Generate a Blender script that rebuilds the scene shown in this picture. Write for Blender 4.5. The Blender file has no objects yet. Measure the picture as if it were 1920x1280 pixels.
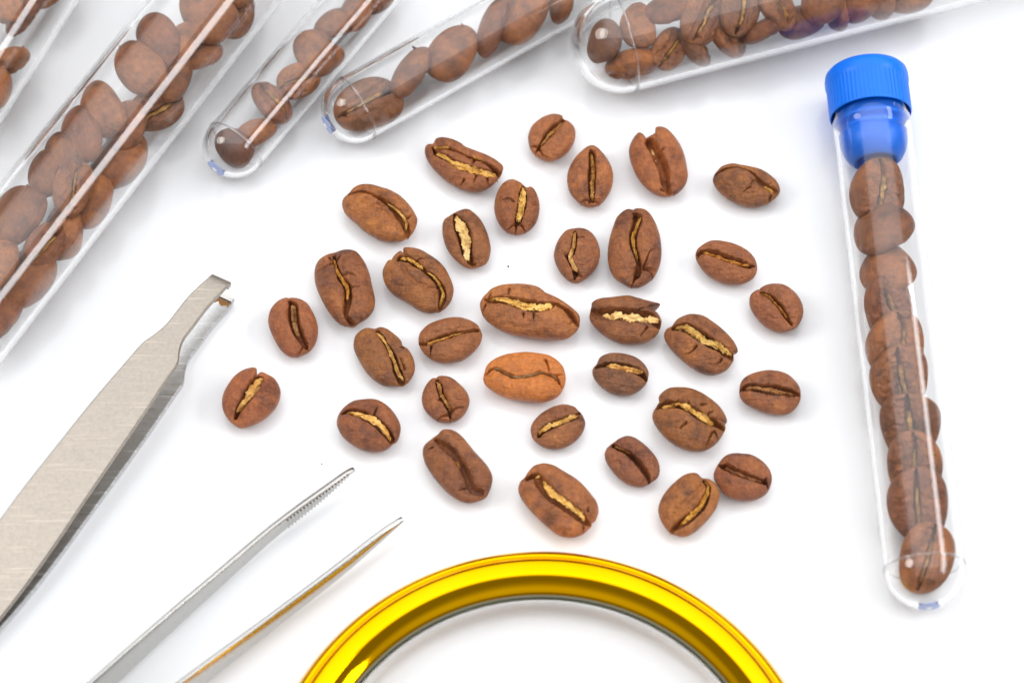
import bpy, math, random
import numpy as np
from mathutils import Matrix, Vector

# ------------------------------------------------------------------ camera
MM = 0.001
TILT = math.radians(25.0)
DIST = 437.0                      # mm from the table centre to the lens
LENS = 100.0
FPX = LENS / 36.0 * 1920.0        # focal length in photo pixels
scene = bpy.context.scene
cam_d = bpy.data.cameras.new("camera"); cam = bpy.data.objects.new("camera", cam_d)
scene.collection.objects.link(cam)
cam.location = (0, -DIST * math.sin(TILT) * MM, DIST * math.cos(TILT) * MM)
cam.rotation_euler = (TILT, 0, 0)
cam_d.lens = LENS; cam_d.sensor_width = 36.0; cam_d.sensor_fit = 'HORIZONTAL'
cam_d.clip_start = 0.01; cam_d.clip_end = 20.0
cam_d.dof.use_dof = True; cam_d.dof.focus_distance = 0.437; cam_d.dof.aperture_fstop = 15.0
scene.camera = cam

# ------------------------------------------------------------------ light
world = bpy.data.worlds.new("World"); scene.world = world; world.use_nodes = True
wb = world.node_tree.nodes["Background"]
wn, wl = world.node_tree.nodes, world.node_tree.links
# a plain studio room: pale ceiling, dimmer walls towards the floor, the same on every side
wtc = wn.new('ShaderNodeTexCoord'); wsep = wn.new('ShaderNodeSeparateXYZ'); wr = wn.new('ShaderNodeValToRGB')
wl.new(wtc.outputs['Generated'], wsep.inputs[0]); wl.new(wsep.outputs['Z'], wr.inputs[0])
wr.color_ramp.elements[0].position = 0.50; wr.color_ramp.elements[0].color = (0.22, 0.215, 0.21, 1)
wr.color_ramp.elements[1].position = 0.92; wr.color_ramp.elements[1].color = (1.05, 1.08, 1.12, 1)
wl.new(wr.outputs[0], wb.inputs[0]); wb.inputs[1].default_value = 0.92

def softbox(name, loc, target, size, power, shape='DISK', size_y=None, color=(1, 1, 1)):
    l = bpy.data.lights.new(name, 'AREA'); l.shape = shape; l.size = size
    if size_y: l.size_y = size_y
    l.energy = power; l.color = color
    o = bpy.data.objects.new(name, l); scene.collection.objects.link(o)
    o.location = loc
    o.rotation_euler = (Vector(target) - Vector(loc)).to_track_quat('-Z', 'Y').to_euler()
    return o
softbox("softbox_left", (-0.72, 0.02, 0.64), (0, 0, 0), 0.40, 2.9, color=(1.0, 0.985, 0.96))
softbox("softbox_right", (0.76, 0.02, 0.60), (0, 0.02, 0), 0.9, 4.7, shape='RECTANGLE', size_y=0.22, color=(0.97, 0.98, 1.0))
softbox("softbox_overhead", (0.0, 0.35, 0.95), (0, 0.0, 0), 1.6, 8.2, shape='SQUARE')

scene.view_settings.view_transform = 'Standard'; scene.view_settings.look = 'None'
scene.view_settings.exposure = -0.02; scene.view_settings.gamma = 1.0
scene.view_settings.use_curve_mapping = False
scene.render.engine = 'CYCLES'
scene.cycles.use_denoising = True
scene.cycles.max_bounces = 24; scene.cycles.transmission_bounces = 20
scene.cycles.transparent_max_bounces = 16; scene.cycles.glossy_bounces = 8
scene.cycles.diffuse_bounces = 6
scene.cycles.blur_glossy = 0.3
scene.cycles.sample_clamp_indirect = 0.0

# ------------------------------------------------------------------ helpers
CAM = np.array([0, -DIST * math.sin(TILT), DIST * math.cos(TILT)])
CR = np.array([1.0, 0, 0]); CU = np.array([0, math.cos(TILT), math.sin(TILT)])
CF = np.array([0, math.sin(TILT), -math.cos(TILT)])

def W(px, py, z=0.0):
    """point in mm on the level plane z that the photograph shows at pixel (px, py)"""
    d = CF + (px - 960) / FPX * CR - (py - 640) / FPX * CU
    return CAM + d * ((z - CAM[2]) / d[2])

def img_angle(deg):
    a = math.radians(deg)
    return math.atan2(math.sin(a) / math.cos(TILT), math.cos(a))

def new_mesh(name, V, quads=None, tris=None, smooth=True):
    V = np.asarray(V, float) * MM
    me = bpy.data.meshes.new(name)
    q = np.asarray(quads, int).reshape(-1, 4) if quads is not None and len(quads) else np.zeros((0, 4), int)
    t = np.asarray(tris, int).reshape(-1, 3) if tris is not None and len(tris) else np.zeros((0, 3), int)
    c0 = V - V.mean(0)                # outward normals: flip everything if the signed volume is negative
    vol = 0.0
    for tri in ((q[:, [0, 1, 2]], q[:, [0, 2, 3]], t)):
        if len(tri): vol += np.einsum('ij,ij->', c0[tri[:, 0]], np.cross(c0[tri[:, 1]], c0[tri[:, 2]]))
    if vol < 0: q, t = q[:, ::-1], t[:, ::-1]
    me.vertices.add(len(V)); me.vertices.foreach_set("co", V.astype(np.float32).ravel())
    loops = np.concatenate([q.ravel(), t.ravel()])
    me.loops.add(len(loops)); me.loops.foreach_set("vertex_index", loops.astype(np.int32))
    starts = np.concatenate([np.arange(len(q)) * 4, len(q) * 4 + np.arange(len(t)) * 3])
    me.polygons.add(len(starts)); me.polygons.foreach_set("loop_start", starts.astype(np.int32))
    me.update(calc_edges=True); me.validate()
    me.polygons.foreach_set("use_smooth", np.full(len(me.polygons), smooth))
    return me

def obj(name, me, mat=None, parent=None, color=None, mottle=1.0):
    o = bpy.data.objects.new(name, me); scene.collection.objects.link(o)
    if mat is not None and not me.materials: me.materials.append(mat)
    if parent is not None: o.parent = parent
    if color is not None: o.color = (*color, mottle)
    return o

def empty(name, loc_mm, label, cat, group=None):
    o = bpy.data.objects.new(name, None); scene.collection.objects.link(o)
    o.location = [c * MM for c in loc_mm]; o.empty_display_size = 0.003
    o["label"] = label; o["category"] = cat
    if group: o["group"] = group
    return o

_rng0 = np.random.RandomState(7)
_G = _rng0.rand(64, 64, 64)
def noise3(x, y, z):
    """smooth value noise, -1..1"""
    x, y, z = np.broadcast_arrays(np.asarray(x, float), np.asarray(y, float), np.asarray(z, float))
    xi, yi, zi = np.floor(x).astype(int), np.floor(y).astype(int), np.floor(z).astype(int)
    fx, fy, fz = x - xi, y - yi, z - zi
    fx, fy, fz = [f * f * f * (f * (f * 6 - 15) + 10) for f in (fx, fy, fz)]
    g = lambda a, b, c: _G[(xi + a) & 63, (yi + b) & 63, (zi + c) & 63]
    l = lambda a, b, t: a + (b - a) * t
    v = l(l(l(g(0,0,0), g(1,0,0), fx), l(g(0,1,0), g(1,1,0), fx), fy),
          l(l(g(0,0,1), g(1,0,1), fx), l(g(0,1,1), g(1,1,1), fx), fy), fz)
    return v * 2 - 1
def fbm(x, y, z, oct=3):
    s, a, t = 0, 1.0, 0
    for _ in range(oct):
        s = s + a * noise3(x, y, z); t += a; a *= 0.5; x, y, z = x * 2.03, y * 2.03, z * 2.03
    return s / t
def sstep(a, b, x):
    t = np.clip((x - a) / (b - a), 0, 1); return t * t * (3 - 2 * t)

def catmull(P, n=8, closed=False):
    P = np.asarray(P, float); m = len(P)
    if m < 3 and not closed:
        t = np.linspace(0, 1, n + 1)[:, None]; return P[0] * (1 - t) + P[-1] * t
    out = []
    rng = range(m) if closed else range(m - 1)
    for i in rng:
        if closed: p0, p1, p2, p3 = P[(i-1) % m], P[i], P[(i+1) % m], P[(i+2) % m]
        else: p0, p1, p2, p3 = P[max(i-1, 0)], P[i], P[i+1], P[min(i+2, m-1)]
        for t in np.arange(n) / n:
            out.append(0.5 * ((2*p1) + (-p0+p2)*t + (2*p0-5*p1+4*p2-p3)*t*t + (-p0+3*p1-3*p2+p3)*t**3))
    if not closed: out.append(P[-1])
    return np.array(out)

def poly_dist(x, y, P):
    """distance to polyline P (K,2+) and interpolated extra column, arc parameter 0..1, side"""
    best = np.full(x.shape, 1e9); wd = np.zeros(x.shape); tt = np.zeros(x.shape); sd = np.zeros(x.shape)
    seg = np.hypot(*(P[1:, :2] - P[:-1, :2]).T); cum = np.concatenate([[0], np.cumsum(seg)]); L = max(cum[-1], 1e-6)
    for i in range(len(P) - 1):
        ax, ay = P[i, :2]; bx, by = P[i+1, :2]; dx, dy = bx - ax, by - ay
        l2 = dx*dx + dy*dy + 1e-12
        t = np.clip(((x-ax)*dx + (y-ay)*dy) / l2, 0, 1)
        d = np.hypot(x - ax - t*dx, y - ay - t*dy)
        m = d < best
        best = np.where(m, d, best)
        if P.shape[1] > 2: wd = np.where(m, P[i, 2] + (P[i+1, 2] - P[i, 2]) * t, wd)
        tt = np.where(m, (cum[i] + t * seg[i]) / L, tt)
        sd = np.where(m, np.sign(dx*(y-ay) - dy*(x-ax)), sd)
    return best, wd, tt, sd

# ------------------------------------------------------------------ materials
def mat_new(name):
    m = bpy.data.materials.new(name); m.use_nodes = True
    return m, m.node_tree.nodes, m.node_tree.links, m.node_tree.nodes["Principled BSDF"]
def N(nodes, t, **kw):
    n = nodes.new(t)
    for k, v in kw.items(): setattr(n, k, v)
    return n
def noise_node(nodes, links, vec, scale, detail=4, rough=0.55):
    n = N(nodes, 'ShaderNodeTexNoise'); n.inputs['Scale'].default_value = scale
    n.inputs['Detail'].default_value = detail; n.inputs['Roughness'].default_value = rough
    if vec is not None: links.new(vec, n.inputs['Vector'])
    return n
def ramp(nodes, links, fac, stops):
    r = N(nodes, 'ShaderNodeValToRGB'); cr = r.color_ramp
    while len(cr.elements) > 1: cr.elements.remove(cr.elements[-1])
    cr.elements[0].position = stops[0][0]; cr.elements[0].color = (*stops[0][1], 1)
    for p, c in stops[1:]:
        e = cr.elements.new(p); e.color = (*c, 1)
    links.new(fac, r.inputs[0]); return r
def mixrgb(nodes, links, a, b, fac, mode='MIX'):
    m = N(nodes, 'ShaderNodeMix', data_type='RGBA', blend_type=mode)
    for s, v in ((6, a), (7, b), (0, fac)):
        if hasattr(v, 'links') or hasattr(v, 'is_linked'): links.new(v, m.inputs[s])
        else: m.inputs[s].default_value = v
    return m.outputs[2]

def bean_material():
    m, n, l, b = mat_new("roasted_bean")
    tc = N(n, 'ShaderNodeTexCoord'); oi = N(n, 'ShaderNodeObjectInfo')
    off = N(n, 'ShaderNodeVectorMath', operation='SCALE'); off.inputs[0].default_value = (0.31, 0.17, 0.23)
    l.new(oi.outputs['Random'], off.inputs['Scale'])
    add = N(n, 'ShaderNodeVectorMath', operation='ADD'); l.new(tc.outputs['Object'], add.inputs[0]); l.new(off.outputs[0], add.inputs[1])
    v = add.outputs[0]
    big = noise_node(n, l, v, 260, 6, 0.66)
    r1 = ramp(n, l, big.outputs[0], [(0.32, (0.46, 0.44, 0.48)), (0.46, (0.93, 0.92, 0.90)), (0.58, (1.14, 1.16, 1.04)), (0.72, (1.42, 1.52, 1.2))])
    c1 = mixrgb(n, l, oi.outputs['Color'], r1.outputs[0], oi.outputs['Alpha'], 'MULTIPLY')
    st = N(n, 'ShaderNodeMapping'); st.inputs['Scale'].default_value = (1.6, 0.9, 1.0); l.new(v, st.inputs[0])
    fine = noise_node(n, l, st.outputs[0], 950, 6, 0.68)
    r2 = ramp(n, l, fine.outputs[0], [(0.32, (0.68, 0.66, 0.66)), (0.52, (1.0, 1.0, 1.0)), (0.70, (1.28, 1.30, 1.25))])
    c2 = mixrgb(n, l, c1, r2.outputs[0], 0.75, 'MULTIPLY')
    # scorched, purplish patches
    sc = noise_node(n, l, v, 420, 4, 0.65)
    rs = ramp(n, l, sc.outputs[0], [(0.56, (0, 0, 0)), (0.72, (1, 1, 1))])
    fa = N(n, 'ShaderNodeMath', operation='MULTIPLY'); l.new(oi.outputs['Alpha'], fa.inputs[0]); fa.inputs[1].default_value = 0.66
    fs = N(n, 'ShaderNodeMath', operation='MULTIPLY'); l.new(rs.outputs[0], fs.inputs[0]); l.new(fa.outputs[0], fs.inputs[1])
    c3 = mixrgb(n, l, c2, (0.095, 0.047, 0.038, 1), fs.outputs[0])
    l.new(c3, b.inputs['Base Color'])
    rr = N(n, 'ShaderNodeMapRange'); rr.inputs[3].default_value = 0.27; rr.inputs[4].default_value = 0.48
    l.new(big.outputs[0], rr.inputs[0]); l.new(rr.outputs[0], b.inputs['Roughness'])
    b.inputs['Specular IOR Level'].default_value = 0.5
    wm = N(n, 'ShaderNodeMapping'); wm.inputs['Scale'].default_value = (0.8, 2.6, 1.4); wm.inputs['Rotation'].default_value = (0, 0, 0.5); l.new(v, wm.inputs[0])
    bn = noise_node(n, l, wm.outputs[0], 620, 6, 0.66); bn2 = noise_node(n, l, v, 5200, 2, 0.5)
    a2 = N(n, 'ShaderNodeMath', operation='MULTIPLY_ADD'); l.new(bn2.outputs[0], a2.inputs[0]); a2.inputs[1].default_value = 0.22; l.new(bn.outputs[0], a2.inputs[2])
    bp = N(n, 'ShaderNodeBump'); bp.inputs['Strength'].default_value = 0.85; bp.inputs['Distance'].default_value = 0.00062
    l.new(a2.outputs[0], bp.inputs['Height']); l.new(bp.outputs[0], b.inputs['Normal'])
    return m
def chaff_material():
    m, n, l, b = mat_new("silverskin_gold")
    tc = N(n, 'ShaderNodeTexCoord'); oi = N(n, 'ShaderNodeObjectInfo')
    nn = noise_node(n, l, tc.outputs['Object'], 520, 3, 0.55)
    r = ramp(n, l, nn.outputs[0], [(0.32, (0.48, 0.34, 0.24)), (0.46, (0.95, 0.88, 0.80)), (0.6, (1.10, 1.14, 1.25)), (0.74, (1.18, 1.38, 2.1))])
    c = mixrgb(n, l, oi.outputs['Color'], r.outputs[0], 1.0, 'MULTIPLY')
    l.new(c, b.inputs['Base Color']); b.inputs['Roughness'].default_value = 0.6
    b.inputs['Specular IOR Level'].default_value = 0.25
    st = N(n, 'ShaderNodeMapping'); st.inputs['Scale'].default_value = (1.0, 1.0, 1.0); l.new(tc.outputs['Object'], st.inputs[0])
    bn = noise_node(n, l, st.outputs[0], 3600, 3, 0.6)
    bp = N(n, 'ShaderNodeBump'); bp.inputs['Strength'].default_value = 0.3; bp.inputs['Distance'].default_value = 0.0001
    l.new(bn.outputs[0], bp.inputs['Height']); l.new(bp.outputs[0], b.inputs['Normal'])
    return m
def table_material():
    m, n, l, b = mat_new("white_acrylic")
    tc = N(n, 'ShaderNodeTexCoord')
    nn = noise_node(n, l, tc.outputs['Object'], 9, 3)
    r = ramp(n, l, nn.outputs[0], [(0.3, (0.875, 0.88, 0.895)), (0.7, (0.895, 0.897, 0.905))])
    l.new(r.outputs[0], b.inputs['Base Color'])
    b.inputs['Roughness'].default_value = 0.16; b.inputs['Specular IOR Level'].default_value = 0.55
    return m
def glass_material(name, ior=1.49, scratch=0.0):
    m, n, l, b = mat_new(name)
    b.inputs['Base Color'].default_value = (1, 1, 1, 1); b.inputs['Transmission Weight'].default_value = 1.0
    b.inputs['IOR'].default_value = ior; b.inputs['Roughness'].default_value = 0.0
    if scratch:
        tc = N(n, 'ShaderNodeTexCoord')
        mp = N(n, 'ShaderNodeMapping'); mp.inputs['Scale'].default_value = (40, 3000, 3000); l.new(tc.outputs['Object'], mp.inputs[0])
        nn = noise_node(n, l, mp.outputs[0], 1.0, 2)
        bp = N(n, 'ShaderNodeBump'); bp.inputs['Strength'].default_value = scratch; bp.inputs['Distance'].default_value = 0.00002
        l.new(nn.outputs[0], bp.inputs['Height']); l.new(bp.outputs[0], b.inputs['Normal'])
    return m
def plain(name, col, rough=0.4, metal=0.0, spec=0.5):
    m, n, l, b = mat_new(name)
    b.inputs['Base Color'].default_value = (*col, 1); b.inputs['Roughness'].default_value = rough
    b.inputs['Metallic'].default_value = metal; b.inputs['Specular IOR Level'].default_value = spec
    return m
def blue_plastic():
    m, n, l, b = mat_new("blue_plastic")
    tc = N(n, 'ShaderNodeTexCoord'); nn = noise_node(n, l, tc.outputs['Object'], 300, 3)
    r = ramp(n, l, nn.outputs[0], [(0.3, (0.0, 0.165, 0.86)), (0.7, (0.0, 0.185, 0.92))])
    l.new(r.outputs[0], b.inputs['Base Color']); b.inputs['Roughness'].default_value = 0.38
    b.inputs['Specular IOR Level'].default_value = 0.35
    return m
def steel_material(name, base, rough, scratch=True):
    m, n, l, b = mat_new(name)
    tc = N(n, 'ShaderNodeTexCoord')
    nn = noise_node(n, l, tc.outputs['Object'], 1800, 5, 0.7)
    k = 0.12 if scratch else 0.04
    lo = tuple(c * (1 - k) for c in base); hi = tuple(min(1, c * (1 + k * 0.7)) for c in base)
    r = ramp(n, l, nn.outputs[0], [(0.3, lo), (0.5, base), (0.7, hi)])
    b.inputs['Metallic'].default_value = 1.0
    hs = []
    for ang, s in ((20, 1.0), (115, 0.9), (63, 0.8)):
        mp = N(n, 'ShaderNodeMapping'); mp.inputs['Rotation'].default_value = (0, 0, math.radians(ang))
        mp.inputs['Scale'].default_value = (160, 3600, 1000); l.new(tc.outputs['Object'], mp.inputs[0])
        sn = noise_node(n, l, mp.outputs[0], s, 3, 0.6); hs.append(sn.outputs[0])
    a = N(n, 'ShaderNodeMath', operation='ADD'); l.new(hs[0], a.inputs[0]); l.new(hs[1], a.inputs[1])
    a2 = N(n, 'ShaderNodeMath', operation='ADD'); l.new(a.outputs[0], a2.inputs[0]); l.new(hs[2], a2.inputs[1])
    sr = ramp(n, l, a2.outputs[0], [(0.0, (0, 0, 0)), (1.0, (1, 1, 1))])
    mr = N(n, 'ShaderNodeMapRange'); mr.inputs[1].default_value = 1.60; mr.inputs[2].default_value = 1.85; mr.inputs[4].default_value = 0.55 if scratch else 0.0
    l.new(a2.outputs[0], mr.inputs[0])
    n.remove(sr)
    cs = mixrgb(n, l, r.outputs[0], (*[min(1, c * 1.6) for c in base], 1), mr.outputs[0]); l.new(cs, b.inputs['Base Color'])
    rr = N(n, 'ShaderNodeMapRange'); rr.inputs[1].default_value = 1.2; rr.inputs[2].default_value = 1.8
    rr.inputs[3].default_value = rough - 0.07; rr.inputs[4].default_value = rough + 0.08
    l.new(a2.outputs[0], rr.inputs[0]); l.new(rr.outputs[0], b.inputs['Roughness'])
    if scratch:
        bp = N(n, 'ShaderNodeBump'); bp.inputs['Strength'].default_value = 0.22; bp.inputs['Distance'].default_value = 0.00004
        l.new(a2.outputs[0], bp.inputs['Height']); l.new(bp.outputs[0], b.inputs['Normal'])
    return m

M_BEAN = bean_material(); M_CHAFF = chaff_material(); M_TABLE = table_material()
M_TUBE = glass_material("clear_polystyrene"); M_LENS = glass_material("lens_glass", 1.5)
M_BLUE = blue_plastic()
M_EDGE_GLOW = plain("painted_blue_glow", (0.38, 0.47, 0.80), 0.25)  # blue edge glow at the tube tips, put in as plain colour
M_NUB = plain("clear_nub", (0.85, 0.86, 0.9), 0.15)
M_STEEL = steel_material("brushed_steel", (0.40, 0.355, 0.305), 0.40)
M_STEEL_D = steel_material("dull_inner_steel", (0.60, 0.60, 0.60), 0.34)
M_STEEL2 = steel_material("polished_steel", (0.50, 0.49, 0.47), 0.22, scratch=False)
M_RUST = plain("rust_stain", (0.32, 0.14, 0.03), 0.7)
def gold_material():
    m, n, l, b = mat_new("polished_gold")
    tc = N(n, 'ShaderNodeTexCoord'); nn = noise_node(n, l, tc.outputs['Object'], 60, 3)
    r = ramp(n, l, nn.outputs[0], [(0.3, (1.0, 0.49, 0.0)), (0.7, (1.0, 0.53, 0.003))])
    l.new(r.outputs[0], b.inputs['Base Color']); b.inputs['Metallic'].default_value = 1.0
    b.inputs['Roughness'].default_value = 0.07
    return m
M_GOLD = gold_material()
M_LENSEDGE = plain("dark_lens_gasket", (0.16, 0.16, 0.10), 0.3)

# ------------------------------------------------------------------ table
V = [(-450, -450, 0), (450, -450, 0), (450, 450, 0), (-450, 450, 0), (-450, -450, -12), (450, -450, -12), (450, 450, -12), (-450, 450, -12)]
tab = obj("table", new_mesh("table", V, [(0,1,2,3), (7,6,5,4), (0,4,5,1), (1,5,6,2), (2,6,7,3), (3,7,4,0)], smooth=False), M_TABLE)
tab["kind"] = "structure"

# ------------------------------------------------------------------ coffee beans
class BeanShape:
    """flat face up, outline in mm round the origin, resting on z = 0"""
    def __init__(self, outline, creases, cracks=(), folds=(), h=4.8, n=120, seed=0, depth=2.0, detail=1.0):
        self.rs = np.random.RandomState(seed); self.seed = seed; self.h = h; self.zr = 0.56 * h; self.detail = detail
        C = catmull(outline, 8, True)
        nt = 720; th = np.linspace(-math.pi, math.pi, nt, endpoint=False)
        ct, st = np.cos(th), np.sin(th)
        A = C; B = np.roll(C, -1, 0); D = B - A
        den = ct[:, None] * D[None, :, 1] - st[:, None] * D[None, :, 0]
        den = np.where(np.abs(den) < 1e-12, 1e-12, den)
        r = (A[None, :, 0] * D[None, :, 1] - A[None, :, 1] * D[None, :, 0]) / den
        s = (A[None, :, 0] * st[:, None] - A[None, :, 1] * ct[:, None]) / den
        ok = (r > 0) & (s >= -1e-6) & (s <= 1 + 1e-6)
        rr = np.where(ok, r, 0).max(1)
        bad = rr <= 0
        if bad.any(): rr[bad] = np.interp(th[bad], th[~bad], rr[~bad])
        rr = (np.roll(rr, 1) + 2 * rr + np.roll(rr, -1)) / 4
        self.th = np.concatenate([th, [math.pi]]); self.rr = np.concatenate([rr, rr[:1]])
        self.creases = creases; self.cracks = cracks; self.folds = folds; self.depth = depth
        self.tilts = [self.rs.uniform(-0.16, 0.16) for _ in creases]
        self.build(n)
    def rout(self, a): return np.interp(a, self.th, self.rr)
    def smooth_top(self, x, y):
        r = np.hypot(x, y); rho = np.clip(r / self.rout(np.arctan2(y, x)), 0, 1)
        return self.zr + (self.h - self.zr) * (1 - rho ** 2.4) ** 0.5, rho
    def top(self, x, y):
        z, rho = self.smooth_top(x, y); s = self.seed * 3.17; det = self.detail
        fade = 1 - rho ** 6
        z = z + 0.26 * det * fbm(x * 0.42 + s, y * 0.42, s, 3) * fade + 0.15 * det * fbm(x * 1.15, y * 1.15 + s, s, 4) * fade
        z = z - 0.13 * det * (1 - np.abs(noise3(x * 0.9 + s, y * 1.7, s + 4))) ** 5 * fade - 0.07 * det * (1 - np.abs(noise3(x * 2.6, y * 1.5 + s, s + 9))) ** 5 * fade
        wob = 0.10 * noise3(x * 2.3 + s, y * 2.3, s) + 0.05 * noise3(x * 6 + s, y * 6, s)
        for k, cr in enumerate(self.creases):
            d, w, t, sd = poly_dist(x, y, cr)
            u = np.maximum(d + wob * 0.8, 0) / np.maximum(w, 0.08)
            z = z - self.depth * (1 - sstep(0.45, 1.12, u)) * (1 - 0.85 * rho ** 10)
            z = z - 0.62 * np.exp(-(d / 1.05) ** 2) * (1 - 0.8 * rho ** 6)
            z = z + self.tilts[k] * sd * sstep(0.2, 1.0, d) * fade
        for c in self.cracks:
            d, w, t, sd = poly_dist(x, y, c)
            hw = 0.19 * (1.1 - 0.75 * t)
            dd = np.maximum(d + 0.05 * noise3(x * 5, y * 5, s), 0)
            z = z - 0.95 * (1 - sstep(0.30, 1.15, dd / hw)) * (1 - 0.6 * t) * (1 - 0.5 * rho ** 8) - 0.10 * np.exp(-(d / 0.4) ** 2) * (1 - t)
        for c in self.folds:
            d, w, t, sd = poly_dist(x, y, c)
            z = z - 0.60 * np.exp(-((d + 2 * wob) / 0.45) ** 2) * fade
        return z
    def build(self, n):
        g = np.linspace(-1, 1, n); a, b = np.meshgrid(g, g, indexing='ij')
        with np.errstate(divide='ignore', invalid='ignore'):
            c1 = np.abs(a) > np.abs(b)
            r = np.where(c1, a, b)
            phi = np.where(c1, math.pi/4 * b / np.where(a == 0, 1, a), math.pi/2 - math.pi/4 * a / np.where(b == 0, 1, b))
        X, Y = r * np.cos(phi), r * np.sin(phi)
        t = np.hypot(X, Y); ang = np.arctan2(Y, X)
        rho = np.sin(np.clip(t, 0, 1) * math.pi / 2) ** 0.92
        R = rho * self.rout(ang)
        x, y = (R * np.cos(ang)).ravel(), (R * np.sin(ang)).ravel()
        z = self.top(x, y)
        idx = np.arange(n * n).reshape(n, n)
        quads = np.stack([idx[:-1, :-1], idx[1:, :-1], idx[1:, 1:], idx[:-1, 1:]], -1).reshape(-1, 4)
        per = np.concatenate([idx[:-1, 0], idx[-1, :-1], idx[1:, -1][::-1], idx[0, 1:][::-1]])
        xs, ys, zs = [x], [y], [z]; quad = [quads]; prev = per; base = n * n
        pa = np.arctan2(y[per], x[per]); pr = np.hypot(x[per], y[per]); pz = z[per]
        K = 11
        for k in range(1, K):
            q = k / K; rk = math.cos(q * math.pi / 2) ** 0.88
            zz = pz * (1 - rk ** 0) + (self.zr - self.zr * math.sin(q * math.pi / 2) ** 0.95)
            zz = zz + (pz - self.zr) * (1 - q) ** 2
            rad = pr * rk * (1 + 0.018 * self.detail * fbm(np.cos(pa) * 1.6 + self.seed, np.sin(pa) * 1.6, q * 2.0 + self.seed, 2) * min(1, 3 * q))
            xs.append(rad * np.cos(pa)); ys.append(rad * np.sin(pa)); zs.append(zz * np.ones_like(pa))
            cur = base + np.arange(len(per)); base += len(per)
            quad.append(np.stack([prev, cur, np.roll(cur, -1), np.roll(prev, -1)], -1)); prev = cur
        xs.append([0.0]); ys.append([0.0]); zs.append([0.0])
        tris = np.stack([prev, np.full(len(prev), base), np.roll(prev, -1)], -1)
        Q = np.concatenate(quad)
        V = np.stack([np.concatenate(xs), np.concatenate(ys), np.concatenate(zs)], -1)
        # quads of the top run a->x, b->y : counter-clockwise seen from above
        self.V, self.Q, self.T = V, Q[:, ::1], tris
    def mesh(self, name, zshift=0.0):
        V = self.V.copy(); V[:, 2] += zshift
        return new_mesh(name, V, self.Q, self.T)
    def chaff(self, name, strips, zshift=0.0, sink=0.42):
        """papery silverskin: each strip is a bundle of torn, crumpled, overlapping flakes"""
        VV, QQ, base = [], [], 0
        for si, S in enumerate(strips):
            S = catmull(S, 10)
            seg = np.hypot(*(S[1:, :2] - S[:-1, :2]).T); cum = np.concatenate([[0], np.cumsum(seg)]); LT = cum[-1]
            rs = np.random.RandomState(self.seed * 31 + si)
            S = S.copy(); S[:, 2] *= 0.86
            flakes = [(0.0, LT, -0.12, 0.62, 0.10), (0.0, LT, 0.30, 0.40, 0.0), (0.0, LT, -0.42, 0.34, 0.02)]
            for _ in range(int(2 + LT / 2.2)):
                c = rs.uniform(0.05, 0.95) * LT; ln = rs.uniform(0.5, 1.7)
                flakes.append((max(0, c - ln), min(LT, c + ln), rs.uniform(-0.55, 0.55), rs.uniform(0.18, 0.42), rs.uniform(-0.12, 0.14)))
            for fi, (u0, u1, lat, wf, lift) in enumerate(flakes):
                if u1 - u0 < 0.25: continue
                K = max(8, int((u1 - u0) / 0.10)); J = 7
                u = np.linspace(u0, u1, K)
                cx, cy, cw = [np.interp(u, cum, S[:, i]) for i in range(3)]
                tx, ty = np.gradient(cx), np.gradient(cy); tl = np.hypot(tx, ty) + 1e-9; nx, ny = -ty/tl, tx/tl
                sd = self.seed * 1.7 + si * 9.3 + fi * 4.1
                endt = np.minimum(1, np.minimum(np.arange(K), K - 1 - np.arange(K)) / 3.0)
                latu = lat + 0.22 * noise3(u * 1.1, sd, 2.0) + 0.10 * noise3(u * 4.0, sd, 3.0)
                wl_ = cw * wf * np.clip(1 + 0.8 * noise3(u * 1.5, sd, 0.3) + 0.5 * noise3(u * 4.2, sd, 5.3), 0.15, 2) * (0.2 + 0.8 * endt)
                wr_ = cw * wf * np.clip(1 + 0.8 * noise3(u * 1.5, sd, 11.3) + 0.5 * noise3(u * 4.2, sd, 17.3), 0.15, 2) * (0.2 + 0.8 * endt)
                v = np.linspace(-1, 1, J)
                wid = np.where(v[None, :] < 0, wl_[:, None], wr_[:, None]) * v[None, :] + (latu * cw)[:, None]
                X = cx[:, None] + nx[:, None] * wid; Y = cy[:, None] + ny[:, None] * wid
                zs, _ = self.smooth_top(X, Y)
                roll = 0.9 * noise3(u * 0.8, sd, 8.0) + 0.5 * noise3(u * 2.6, sd, 9.0)
                crump = 0.26 * np.abs(noise3(u[:, None] * 1.5 + v[None, :] * 0.5, v[None, :] * 0.8, sd)) + 0.13 * noise3(u[:, None] * 3.2 - v[None, :], v[None, :] * 1.2, sd + 3)
                Z = zs - sink - 0.66 + lift * 1.5 + roll[:, None] * v[None, :] * 0.28 + crump + 0.10 * np.abs(v[None, :]) ** 3
                top = np.stack([X, Y, Z], -1).reshape(-1, 3)
                bot = top - np.array([0, 0, 0.045])
                idx = np.arange(K * J).reshape(K, J) + base
                q = np.stack([idx[:-1, :-1], idx[:-1, 1:], idx[1:, 1:], idx[1:, :-1]], -1).reshape(-1, 4)[:, ::-1]
                n = K * J
                per = np.concatenate([idx[:-1, 0], idx[-1, :-1], idx[1:, -1][::-1], idx[0, 1:][::-1]])
                side = np.stack([per, per + n, np.roll(per, -1) + n, np.roll(per, -1)], -1)
                VV += [top, bot]; QQ += [q, (q + n)[:, ::-1], side]; base += 2 * n
        V = np.concatenate(VV); V[:, 2] += zshift
        return new_mesh(name, V, np.concatenate(QQ))

def tint(c): return (c[0] * 1.40, c[1] * 1.13, c[2] * 0.74)
BROWN = (0.228, 0.090, 0.045)
GOLD = (0.66, 0.37, 0.085)
LOOSE_GROUP = "loose roasted coffee beans scattered on the white table"
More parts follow.
